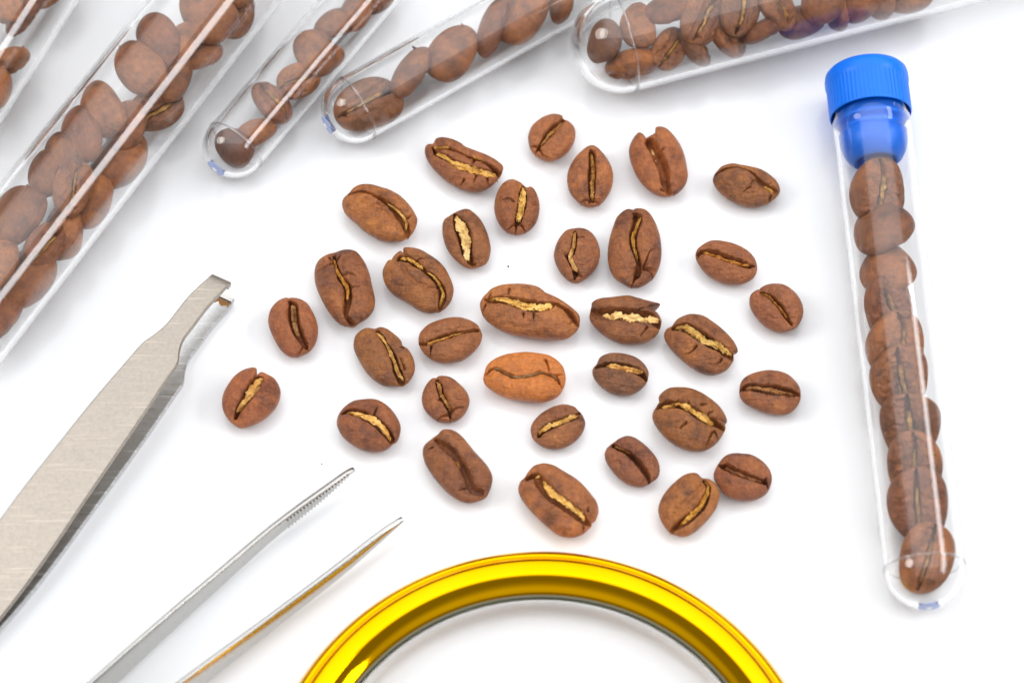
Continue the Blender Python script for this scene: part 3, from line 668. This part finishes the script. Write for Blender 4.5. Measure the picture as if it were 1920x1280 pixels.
tube("capped", (1742, 1139), (1633, 236), 84.6, 5.95, 6.12, 0.7, "short clear tube with a blue cap standing alone at the right", z_far=6.9)
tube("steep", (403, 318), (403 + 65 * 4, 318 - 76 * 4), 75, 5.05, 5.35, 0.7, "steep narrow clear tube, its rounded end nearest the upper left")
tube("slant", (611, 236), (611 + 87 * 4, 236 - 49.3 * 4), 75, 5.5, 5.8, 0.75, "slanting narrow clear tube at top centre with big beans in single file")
tube("wide", (1073, 104), (1073 + 96.8 * 4, 104 - 25.05 * 4), 100, 8.15, 8.4, 1.0, "wide clear tube lying nearly level along the top right edge", gate_glow=False)
tube("widest", (-213, 785), (-213 + 61.7 * 4, 785 - 78.7 * 4), 130, 8.45, 8.7, 1.0, "widest clear tube, packed with beans, running across the upper left", gate_glow=False, seam=False)
tube("corner", (-260, 460), (-260 + 54 * 4, 460 - 84 * 4), 100, 8.1, 8.3, 1.0, "clear tube cut off by the top left corner of the picture", gate_glow=False, seam=False)

# blue stopper of the capped tube
T = TUBES["capped"]
mouth = T['A'] + T['d'] * (T['length'] - 3.4)
cap = empty("tube_stopper", mouth, "bright blue ribbed plastic stopper plugged into the tube at right", "stopper")
cap.rotation_euler = frame_from(T['d']).to_euler()
nR = 480
prof = [(4.0, 6.2), (0.0, 6.2), (-0.08, 6.26), (0.0, 6.38), (0.3, 6.42), (5.0, 6.44), (5.3, 6.5), (5.6, 6.6), (6.6, 6.6), (7.3, 6.45), (7.75, 6.05), (7.9, 5.3), (7.95, 0.03)]
V, Q = lathe(prof, nR)
ang = np.arctan2(V[:, 2], V[:, 1]); rad = np.hypot(V[:, 1], V[:, 2])
rib = ((rad > 6.39) & (V[:, 0] > 0.15) & (V[:, 0] < 5.3)).astype(float)
k = 1 + rib * 0.006 * np.cos(ang * 60)
V[:, 1] *= k; V[:, 2] *= k
obj("ribbed_cap", new_mesh("ribbed_cap", V, Q), M_BLUE, cap)
ri = T['r1'] - T['wall']
plug = [(3.5, 0.03), (3.5, ri - 0.7), (-1.0, ri - 0.75), (-1.25, ri - 0.2), (-1.6, ri - 0.06), (-2.1, ri - 0.2), (-2.4, ri - 0.75), (-3.3, ri - 0.8), (-3.6, ri - 0.25), (-4.0, ri - 0.06), (-5.4, ri - 0.12), (-6.6, ri - 0.5), (-7.6, ri - 1.1), (-8.3, ri - 1.9), (-8.4, ri - 2.3), (-7.9, ri - 2.5), (-5.4, ri - 2.2), (-5.2, 0.03)]
V, Q = lathe(plug[::-1], 96)
obj("sealing_plug", new_mesh("sealing_plug", V, Q), M_BLUE, cap)

# ------------------------------------------------------------------ beans inside the tubes
LIB = []
rl = np.random.RandomState(42)
for k in range(12):
    L = 10.4 + rl.uniform(-0.6, 0.6); Wd = L * rl.uniform(0.66, 0.80)
    out = []
    p2, p3, ph2, ph3 = rl.uniform(0, 0.05), rl.uniform(0.01, 0.06), rl.uniform(0, 6.3), rl.uniform(0, 6.3)
    for a in np.linspace(0, 2 * math.pi, 20, endpoint=False):
        ca, sa = math.cos(a), math.sin(a); ex = 0.92
        m = 1 + p2 * math.cos(2 * a + ph2) + p3 * math.cos(3 * a + ph3)
        out.append((L / 2 * m * math.copysign(abs(ca) ** ex, ca), Wd / 2 * m * math.copysign(abs(sa) ** ex, sa)))
    wv = rl.uniform(-0.6, 0.6); off = rl.uniform(-0.4, 0.4); w0 = rl.uniform(0.22, 0.5)
    xs = np.linspace(-L * 0.47, L * 0.47, 9)
    cr = np.array([(x, off * (1 - (2 * x / L) ** 2) + wv * math.sin(2.6 * 2 * x / L), w0 * (1.15 - 0.7 * (2 * x / L) ** 2)) for x in xs])
    ck = []
    for sx in (-1, 1):
        if rl.rand() < 0.75:
            e = cr[0 if sx < 0 else -1][:2] * 0.86
            ck.append(catmull([e, e + np.array([-sx * rl.uniform(0.1, 0.5), rl.choice([-1, 1]) * rl.uniform(0.9, 1.6)])], 5))
    fd = [catmull([(-L*0.3, rl.uniform(0.8, 2.0)), (0, rl.uniform(0.9, 2.2)), (L*0.3, rl.uniform(0.8, 2.0))], 5)] if k % 2 else []
    sh = BeanShape(out, [catmull(cr, 5)], ck, fd, h=Wd * 0.58, n=84, seed=100 + k, detail=1.7)
    ch = cr[1:-2].copy(); ch[:, 2] *= 0.75
    LIB.append((sh.mesh("bean_body", -sh.zr), sh.chaff("silverskin", [ch], -sh.zr, sink=0.25), L))
ORD = ["first", "second", "third", "fourth", "fifth", "sixth", "seventh", "eighth", "ninth", "tenth", "eleventh", "twelfth", "thirteenth", "fourteenth",
       "fifteenth", "sixteenth", "seventeenth", "eighteenth", "nineteenth", "twentieth", "twenty-first", "twenty-second", "twenty-third", "twenty-fourth", "twenty-fifth", "twenty-sixth"]
COLS = [(0.235, 0.098, 0.05), (0.20, 0.085, 0.045), (0.26, 0.11, 0.055), (0.21, 0.082, 0.045), (0.28, 0.115, 0.05)]

def tube_bean(key, px, py, z, Lpx, rot, roll, pitch, k, label, group, col=None, chaff=True, wide=1.0):
    p = W(px, py, z)
    dep = (p - CAM) @ CF
    s = (Lpx / (FPX / dep)) / LIB[k % 12][2]
    Mx = Matrix.Rotation(img_angle(rot), 4, 'Z') @ Matrix.Rotation(math.radians(pitch), 4, 'Y') @ Matrix.Rotation(math.radians(roll), 4, 'X')
    T_ = TUBES[key]; A, d = T_['A'], T_['d']
    me = LIB[k % 12][0]; co = np.zeros(len(me.vertices) * 3, np.float32); me.vertices.foreach_get("co", co)
    co = (co.reshape(-1, 3)[::7].astype(float) / MM * np.array([1, wide, 1])) @ np.array(Mx.to_3x3()).T
    for it in range(40):
        v = co * s + p - A
        al = v @ d; al_c = np.maximum(al, T_['r'])
        rad = v - al_c[:, None] * d
        lim = T_['r'] + (T_['r1'] - T_['r']) * np.clip((al - T_['r']) / (T_['length'] - T_['r']), 0, 1) - T_['wall'] - 0.12
        rl_ = np.linalg.norm(rad, axis=1); ex = rl_ - lim; j = int(np.argmax(ex))
        if ex[j] <= 0: break
        p = p - rad[j] / rl_[j] * min(ex[j] * 1.02, 0.5)
        if it > 14: s *= 0.985
    root = empty("coffee_bean", p, label, "coffee bean", group)
    root.rotation_euler = Mx.to_euler(); root.scale = (s, s * wide, s)
    obj("bean_body", LIB[k % 12][0], M_BEAN, root, tint(col or COLS[k % 5]))
    if chaff: obj("silverskin", LIB[k % 12][1], M_CHAFF, root, (0.60, 0.34, 0.09))

# capped tube: shingled single file, listed from the stopper down: (x, y, length px, rot, roll, pitch)
rows = [(1648, 362, 112, 96, 24, -28), (1655, 432, 112, 103, 160, 32), (1664, 508, 114, 106, 165, 30), (1668, 580, 114, 104, 30, -34), (1680, 648, 114, 98, 22, -34),
        (1688, 712, 112, 98, 10, -34), (1706, 800, 116, 96, -20, -34), (1714, 872, 116, 97, -28, -34), (1722, 946, 124, 95, -6, -30), (1737, 1046, 120, 72, -12, -14)]
for i, (x, y, L, rot, roll, pit) in enumerate(rows):
    lab = (f"{ORD[i]} bean below the blue stopper inside the capped tube" if i < 9 else "last bean, resting in the rounded bottom of the blue-capped tube")
    tube_bean('capped', x, y, 6.6 if i < 9 else 5.9, L * 1.14, rot, roll, pit, i, lab, "beans in the blue-capped tube", wide=1.17 if i < 9 else 1.04)

def fill(key, phrase, group, items):
    d = TUBES[key]['d']; A = TUBES[key]['A']
    items = sorted(items, key=lambda b: (W(b[0], b[1], b[2]) - A) @ d)
    for i, (x, y, z, L, rot, roll, pit, k, *rest) in enumerate(items):
        tube_bean(key, x, y, z, L, rot, roll, pit, k, f"{ORD[i]} bean {phrase}", group, rest[0] if rest else None, chaff=abs(roll) < 70)

fill("steep", "from the rounded end inside the steep narrow tube", "beans in the steep narrow tube", [
    (439, 277, 4.6, 88, 140, 150, 10, 1, (0.13, 0.05, 0.032)), (477, 251, 4.9, 84, 30, 165, 0, 2), (505, 189, 5.0, 98, 125, 35, 0, 3), (558, 153, 4.6, 84, 30, 20, 0, 4),
    (585, 97, 5.2, 112, 115, 172, 0, 5), (616, 120, 4.0, 80, 40, 160, 0, 9), (628, 46, 4.8, 86, 30, 165, 8, 6), (668, 22, 5.0, 98, 70, 150, 0, 7), (712, -4, 5.0, 92, 60, 170, 0, 8)])
fill("slant", "from the rounded end inside the slanting narrow tube at top centre", "beans in the slanting narrow tube", [
    (690, 196, 5.6, 130, 25, 10, 0, 5, (0.20, 0.085, 0.04)), (770, 140, 5.6, 122, 62, 118, 0, 6), (846, 101, 5.7, 130, 58, 172, 0, 7), (926, 52, 5.6, 124, 72, 105, 0, 8), (988, 42, 5.7, 128, 62, 160, 0, 9), (1058, 0, 5.6, 100, 80, 120, 0, 10)])
fill("wide", "from the rounded end inside the wide tube at top right", "beans in the wide tube at top right", [
    (1133, 78, 8.6, 92, 80, 150, 0, 0, (0.15, 0.07, 0.045)), (1188, 122, 5.6, 116, 12, 110, 0, 4, (0.30, 0.12, 0.045)), (1196, 50, 8.8, 98, 100, 165, 0, 2), (1250, 20, 10.0, 88, 15, 165, 0, 3), (1254, 92, 7.6, 94, 60, 25, 0, 7),
    (1306, 104, 6.0, 88, 125, 70, 0, 1), (1318, 35, 9.5, 112, 60, 30, 0, 5), (1368, 84, 6.5, 106, 118, 40, 0, 9), (1385, 20, 10.0, 108, 75, 20, 0, 6), (1432, 58, 8.0, 90, 30, 120, 0, 8),
    (1455, 8, 9.5, 108, 110, 25, 0, 10), (1500, 42, 6.6, 100, 20, 165, 0, 11, (0.17, 0.075, 0.06)), (1540, 0, 9.0, 104, 80, 160, 0, 0), (1572, 32, 6.2, 86, 100, 110, 0, 2),
    (1612, 8, 7.0, 92, 40, 170, 0, 3), (1652, 14, 5.6, 86, 110, 120, 0, 4), (1705, -6, 6.0, 96, 20, 170, 0, 5)])
fill("widest", "counting from the lower left, inside the widest tube at upper left", "beans in the widest tube at upper left", [
    (-8, 598, 6.0, 116, 50, 160, 0, 3), (-12, 500, 9.5, 124, 60, 150, 0, 4), (58, 526, 6.2, 130, 60, 165, 0, 5), (30, 404, 10.0, 134, 64, 172, 0, 6), (124, 440, 6.6, 120, 95, 150, 0, 7), (84, 462, 9.0, 104, 50, 40, 0, 8),
    (172, 378, 6.2, 116, 80, 155, 0, 9), (136, 352, 10.4, 112, 75, 30, 0, 10), (68, 318, 9.4, 104, 105, 155, 0, 11), (232, 308, 5.8, 130, 55, 160, 0, 0), (108, 292, 9.4, 106, 115, 145, 0, 1),
    (190, 208, 10.4, 122, 120, 160, 0, 2), (148, 252, 10.0, 116, 112, 150, 0, 3), (236, 240, 8.0, 110, 80, 150, 0, 5), (298, 210, 6.2, 116, 25, 40, 0, 6),
    (262, 130, 10.4, 126, 130, 165, 0, 7), (285, 68, 10.4, 118, 124, 150, 0, 8), (362, 108, 6.4, 112, 15, 150, 0, 10), (322, 150, 8.0, 108, 70, 160, 0, 11), (340, 84, 9.0, 104, 60, 150, 0, 9),
    (390, 28, 9.4, 128, 122, 170, 0, 0, (0.25, 0.105, 0.05)), (444, 28, 6.6, 116, 80, 30, 0, 1), (440, -34, 9.0, 120, 80, 165, 0, 2)])
fill("corner", "from the left, inside the tube cut off by the top left corner", "beans in the tube at the top left corner", [
    (4, 182, 6.4, 108, 70, 165, 0, 4), (10, 120, 6.2, 102, 20, 100, 0, 6, (0.28, 0.12, 0.05)), (50, 22, 6.2, 116, 60, 115, 0, 8), (8, 2, 10.0, 100, 110, 160, 0, 9), (95, -26, 6.4, 108, 60, 165, 0, 10)])

# ------------------------------------------------------------------ tweezers with bent flat tips
def plate(stations, thick, name, mat, parent, origin, edge=0.18, sub=5):
    """stations: (left xyz, right xyz) of the upper face, in mm; lofted plate with eased edges"""
    S = catmull(np.array([np.concatenate([a, b]) for a, b in stations]), sub)
    Vv, Q = [], []
    for s in S:
        a, b = s[:3] - origin, s[3:] - origin
        w = (b - a); wl = np.linalg.norm(w); w = w / wl; e = min(edge, wl * 0.3)
        dn = np.array([0, 0, -1.0])
        Vv += [a + w*e, b - w*e, b + dn*e, b + dn*(thick-e), b - w*e + dn*thick, a + w*e + dn*thick, a + dn*(thick-e), a + dn*e]
    K = len(S); n = 8
    idx = np.arange(K * n).reshape(K, n)
    for k in range(K - 1):
        for j in range(n):
            Q.append((idx[k, j], idx[k, (j+1) % n], idx[k+1, (j+1) % n], idx[k+1, j]))
    for r, f in ((idx[0], 1), (idx[-1], -1)):
        r = r[::-1] if f == 1 else r
        Q += [(r[0], r[1], r[2], r[7]), (r[7], r[2], r[3], r[6]), (r[6], r[3], r[4], r[5])]
    me = new_mesh(name, Vv, Q, smooth=True)
    me.set_sharp_from_angle(angle=math.radians(25))
    return obj(name, me, mat, parent)

LR = [((397, 513), (433, 529)), ((386, 523), (422, 540)), ((356, 551), (391, 573)), ((334, 578), (366, 606)), ((312, 606), (345, 634)), ((290, 625), (337, 656)), ((268, 641), (333, 681)),
      ((241, 671), (317, 704)), ((175, 748), (266, 780)), ((109, 830), (206, 868)), ((44, 912), (150, 950)), ((0, 972), (105, 1017)), ((-62, 1055), (48, 1097)), ((-140, 1160), (-28, 1195)), ((-240, 1300), (-130, 1330))]
ZU = [7.5, 7.95, 8.25, 8.35, 8.35, 8.4, 8.4, 8.4, 8.2, 7.6, 6.8, 6.1, 5.1, 4.0, 3.2]
ZL = [1.7, 1.3, 1.1, 1.05, 1.1, 1.1, 1.1, 1.1, 1.1, 1.1, 1.1, 1.1, 1.2, 1.6, 2.2]
up_st, lo_st = [], []
for (l, r), zu, zl in zip(LR, ZU, ZL):
    a, b2 = W(*l, zu), W(*r, zu); up_st.append((a, b2))
    lo_st.append((np.array([a[0], a[1], zl]), np.array([b2[0], b2[1], zl])))
o0 = np.array([up_st[8][0][0], up_st[8][0][1], 0.0])
tw = empty("tweezers", o0, "broad flat steel tweezers with bent square tips, at the left edge", "tweezers", "steel tweezers")
plate(up_st, 0.95, "upper_arm", M_STEEL, tw, o0)
plate(lo_st, 0.95, "lower_arm", M_STEEL_D, tw, o0)
# gripping jaws ground at both tips
def jaw(a, b, c, d, z0, z1, name):
    """a,b end edge; c,d inner edge; block between z0 and z1"""
    P = [np.array([p[0], p[1], z]) - o0 for z in (z0, z1) for p in (a, b, c, d)]
    me = new_mesh(name, P, [(3,2,1,0), (4,5,6,7), (0,1,5,4), (1,2,6,5), (2,3,7,6), (3,0,4,7)], smooth=False)
    return obj(name, me, M_STEEL2, tw)
e0a, e0b = lo_st[0]; e1a, e1b = lo_st[1]
f = 0.55
ja, jb = e0a + (e1a - e0a) * 0.04, e0b + (e1b - e0b) * 0.04
jc, jd = e0b + (e1b - e0b) * f, e0a + (e1a - e0a) * f
jaw(ja, jb, jc, jd, 1.2, 2.15, "jaw")
ua, ub = up_st[0]; va, vb = up_st[1]
jaw(ua + (va - ua) * 0.04, ub + (vb - ub) * 0.04, ub + (vb - ub) * f, ua + (va - ua) * f, 6.2, 6.9, "jaw")
# rust beside the lower jaw: a ragged thin scale on the plate
rv, rng = [], np.random.RandomState(3)
q0 = e0a + (e1a - e0a) * 0.60; q1 = e0b + (e1b - e0b) * 0.60; dirn = (e1a - e0a)
n = 18
for k in range(n):
    t = 0.06 + 0.9 * k / (n - 1)
    p = q0 + (q1 - q0) * t; dep = 0.25 + 0.30 * abs(math.sin(t * 7.5)) + 0.12 * rng.rand()
    for s in (0, dep * 0.7, dep):
        pp = p + dirn / np.linalg.norm(dirn) * s * 1.6
        zz = np.interp(0.6 + s * 1.6 / np.linalg.norm(dirn), [0, 1, 3.5], [ZL[0], ZL[1], ZL[2]])
        rv.append(pp * np.array([1, 1, 0]) + np.array([0, 0, zz + 0.05]) - o0)
idx = np.arange(n * 3).reshape(n, 3)
rq = [(idx[i, j], idx[i, j+1], idx[i+1, j+1], idx[i+1, j]) for i in range(n - 1) for j in range(2)]
obj("rust_stain", new_mesh("rust_stain", rv, rq), M_RUST, tw)

# ------------------------------------------------------------------ pointed tweezers lying on their side
def blade(st, thick, side, name, origin, parent, mat):
    """st: (x, y px of the lower edge, z low, z high): a strip standing on edge, thickness grows to 'side'"""
    P = np.array([np.concatenate([W(x, y, zl), [zh]]) for x, y, zl, zh in st])
    S = catmull(P, 8); K = len(S)
    tx, ty = np.gradient(S[:, 0]), np.gradient(S[:, 1]); tl = np.hypot(tx, ty); nx, ny = -ty / tl * side, tx / tl * side
    Vv = []; J = 28
    for k in range(K):
        zl, zh = S[k, 2], S[k, 3]; zc, hh = (zl + zh) / 2, (zh - zl) / 2
        th = thick * min(1.0, 0.45 + 0.55 * hh / 1.6)
        for j in range(J):
            a = 2 * math.pi * j / J
            ca, sa = math.cos(a), math.sin(a)
            u = math.copysign(abs(ca) ** 0.6, ca); v = math.copysign(abs(sa) ** 0.6, sa)
            bulge = 0.55 * th * (1 - v * v) if u > 0 else 0.0          # outer face gently rounded
            off = th * 0.5 * (u + 1) + (bulge if u > 0 else 0) * abs(u)
            Vv.append(np.array([S[k, 0] + nx[k] * off, S[k, 1] + ny[k] * off, zc + hh * v]) - origin)
    idx = np.arange(K * J).reshape(K, J); Q = []
    for k in range(K - 1):
        for j in range(J): Q.append((idx[k, j], idx[k, (j+1) % J], idx[k+1, (j+1) % J], idx[k+1, j]))
    Vv.append(np.mean(Vv[:J], 0)); Vv.append(np.mean(Vv[(K-1)*J:K*J], 0)); c0, c1 = K * J, K * J + 1
    T = [(idx[0, (j+1) % J], idx[0, j], c0) for j in range(J)] + [(idx[-1, j], idx[-1, (j+1) % J], c1) for j in range(J)]
    me = new_mesh(name, Vv, Q, T)
    return obj(name, me, mat, parent), S, nx, ny
stL = [(667, 883, 3.1, 3.5), (652, 896, 2.7, 4.0), (604, 940, 1.7, 4.5), (512, 1015, 0.7, 4.8), (412, 1106, 0.4, 5.8), (340, 1172, 0.35, 6.8), (233, 1273, 0.3, 8.2), (120, 1382, 0.3, 9.5), (20, 1480, 0.3, 10)]
stR = [(752, 969, 3.1, 3.5), (738, 981, 2.7, 4.0), (704, 1009, 2.0, 4.4), (607, 1090, 1.0, 4.8), (504, 1172, 0.5, 5.4), (401, 1254, 0.3, 6.6), (300, 1337, 0.3, 8.0), (180, 1437, 0.3, 9.5), (80, 1520, 0.3, 10)]
o1 = W(420, 1150, 0)
tw2 = empty("tweezers", o1, "slim pointed steel tweezers lying on their side, open, at the bottom left", "tweezers", "steel tweezers")
_, SL, nxL, nyL = blade(stL, 0.95, -1, "serrated_arm", o1, tw2, M_STEEL2)
blade(stR, 1.0, 1, "plain_arm", o1, tw2, M_STEEL2)
# fine serrations on the inner face, one ridge each, joined (finer than could be picked apart)
RV, RQ = [], []
seg = np.hypot(np.gradient(SL[:, 0]), np.gradient(SL[:, 1])); cum = np.cumsum(seg) - seg[0]
for d0 in np.arange(1.6, 13.5, 0.62):
    i = int(np.searchsorted(cum, d0)); i = min(max(i, 1), len(SL) - 2)
    tx, ty = SL[i+1, 0] - SL[i-1, 0], SL[i+1, 1] - SL[i-1, 1]; tl = math.hypot(tx, ty); tx, ty = tx/tl, ty/tl
    fr = (d0 - cum[i-1]) / max(cum[i] - cum[i-1], 1e-6)
    p = SL[i-1] + (SL[i] - SL[i-1]) * np.clip(fr, 0, 1)
    zl, zh = p[2] + 0.10 * (p[3] - p[2]), p[3] - 0.12 * (p[3] - p[2])
    nxo, nyo = -nxL[i], -nyL[i]                                # towards the other arm
    b0 = len(RV)
    for z in (zl, zh):
        for s, off in ((-0.17, -0.02), (0.0, 0.16), (0.17, -0.02)):
            RV.append(np.array([p[0] + tx*s + nxo*off, p[1] + ty*s + nyo*off, z]) - o1)
    RQ += [(b0, b0+1, b0+4, b0+3), (b0+1, b0+2, b0+5, b0+4)]
sg = obj("serrated_grip", new_mesh("serrated_grip", RV, RQ, smooth=False), M_STEEL2, tw2); sg["kind"] = "stuff"

# ------------------------------------------------------------------ gold magnifier ring
rc = np.array([4.3, -76.4, 0.0])
ring = empty("magnifying_glass", rc, "shiny gold magnifying glass rim lying at the bottom centre", "magnifying glass")
def zlathe(profile, n, closed=True):
    V, Q = lathe(profile, n, closed)          # (z, r) about x -> about z
    return np.stack([V[:, 1], V[:, 2], V[:, 0]], -1), Q
def rounded(P, n=5):
    return P
R_ = 40.1
rp = [(0.25, 33.4), (0.0, 33.8), (0.0, 38.6), (0.5, 39.4), (1.5, 39.9), (2.8, 40.1), (3.9, 40.05), (4.8, 39.75), (5.45, 39.35), (5.8, 38.95), (5.85, 38.6), (5.6, 38.42), (5.55, 38.3), (5.8, 38.2), (6.3, 38.08), (6.62, 37.85), (6.8, 37.4), (6.92, 36.7), (7.0, 36.0),
      (7.03, 35.5), (6.98, 35.3), (6.85, 35.16), (6.5, 34.75), (6.1, 34.3), (5.75, 33.8), (5.45, 33.3), (5.3, 33.1), (5.1, 33.0), (4.7, 33.0), (3.0, 33.1)]
V, Q = zlathe([(z, r * 1.0125) for z, r in rp][::-1], 360)
obj("rim", new_mesh("rim", V, Q), M_GOLD, ring)
gp = [(5.05, 33.4), (5.12, 33.15), (4.6, 33.05), (4.0, 33.05), (3.9, 33.4)]
V, Q = zlathe(gp, 256); obj("gasket", new_mesh("gasket", V, Q), M_LENSEDGE, ring)
lp = []
for r in np.linspace(0.05, 33.04, 22): lp.append((4.5 + 1.0 * (1 - (r / 33.04) ** 2), r))
for r in np.linspace(33.04, 0.05, 22): lp.append((4.1 - 0.8 * (1 - (r / 33.04) ** 2), r))
V, Q = zlathe(lp, 160, False); obj("lens", new_mesh("lens", V, Q), M_LENS, ring)

# ------------------------------------------------------------------ tiny crumbs on the table
for (x, y, r, lab) in ((953, 500, 0.16, "tiny dark crumb on the table left of the small zigzag-creased bean"), (603, 870, 0.12, "tiny dark speck on the table above the serrated tweezer tip")):
    p = W(x, y, 0); rs = np.random.RandomState(int(x))
    gold_r = (1 + 5 ** 0.5) / 2
    iv = np.array([(-1, gold_r, 0), (1, gold_r, 0), (-1, -gold_r, 0), (1, -gold_r, 0), (0, -1, gold_r), (0, 1, gold_r), (0, -1, -gold_r), (0, 1, -gold_r), (gold_r, 0, -1), (gold_r, 0, 1), (-gold_r, 0, -1), (-gold_r, 0, 1)]) / 1.9
    it = [(0,11,5),(0,5,1),(0,1,7),(0,7,10),(0,10,11),(1,5,9),(5,11,4),(11,10,2),(10,7,6),(7,1,8),(3,9,4),(3,4,2),(3,2,6),(3,6,8),(3,8,9),(4,9,5),(2,4,11),(6,2,10),(8,6,7),(9,8,1)]
    vv = iv * r * (0.7 + 0.6 * rs.rand(12, 1)); vv[:, 2] -= vv[:, 2].min()
    c = obj("bean_crumb", new_mesh("bean_crumb", vv, tris=it), M_BEAN, None, (0.12, 0.05, 0.03))
    c.location = (p[0] * MM, p[1] * MM, 0); c["label"] = lab; c["category"] = "crumb"; c["group"] = "tiny bean crumbs on the table"
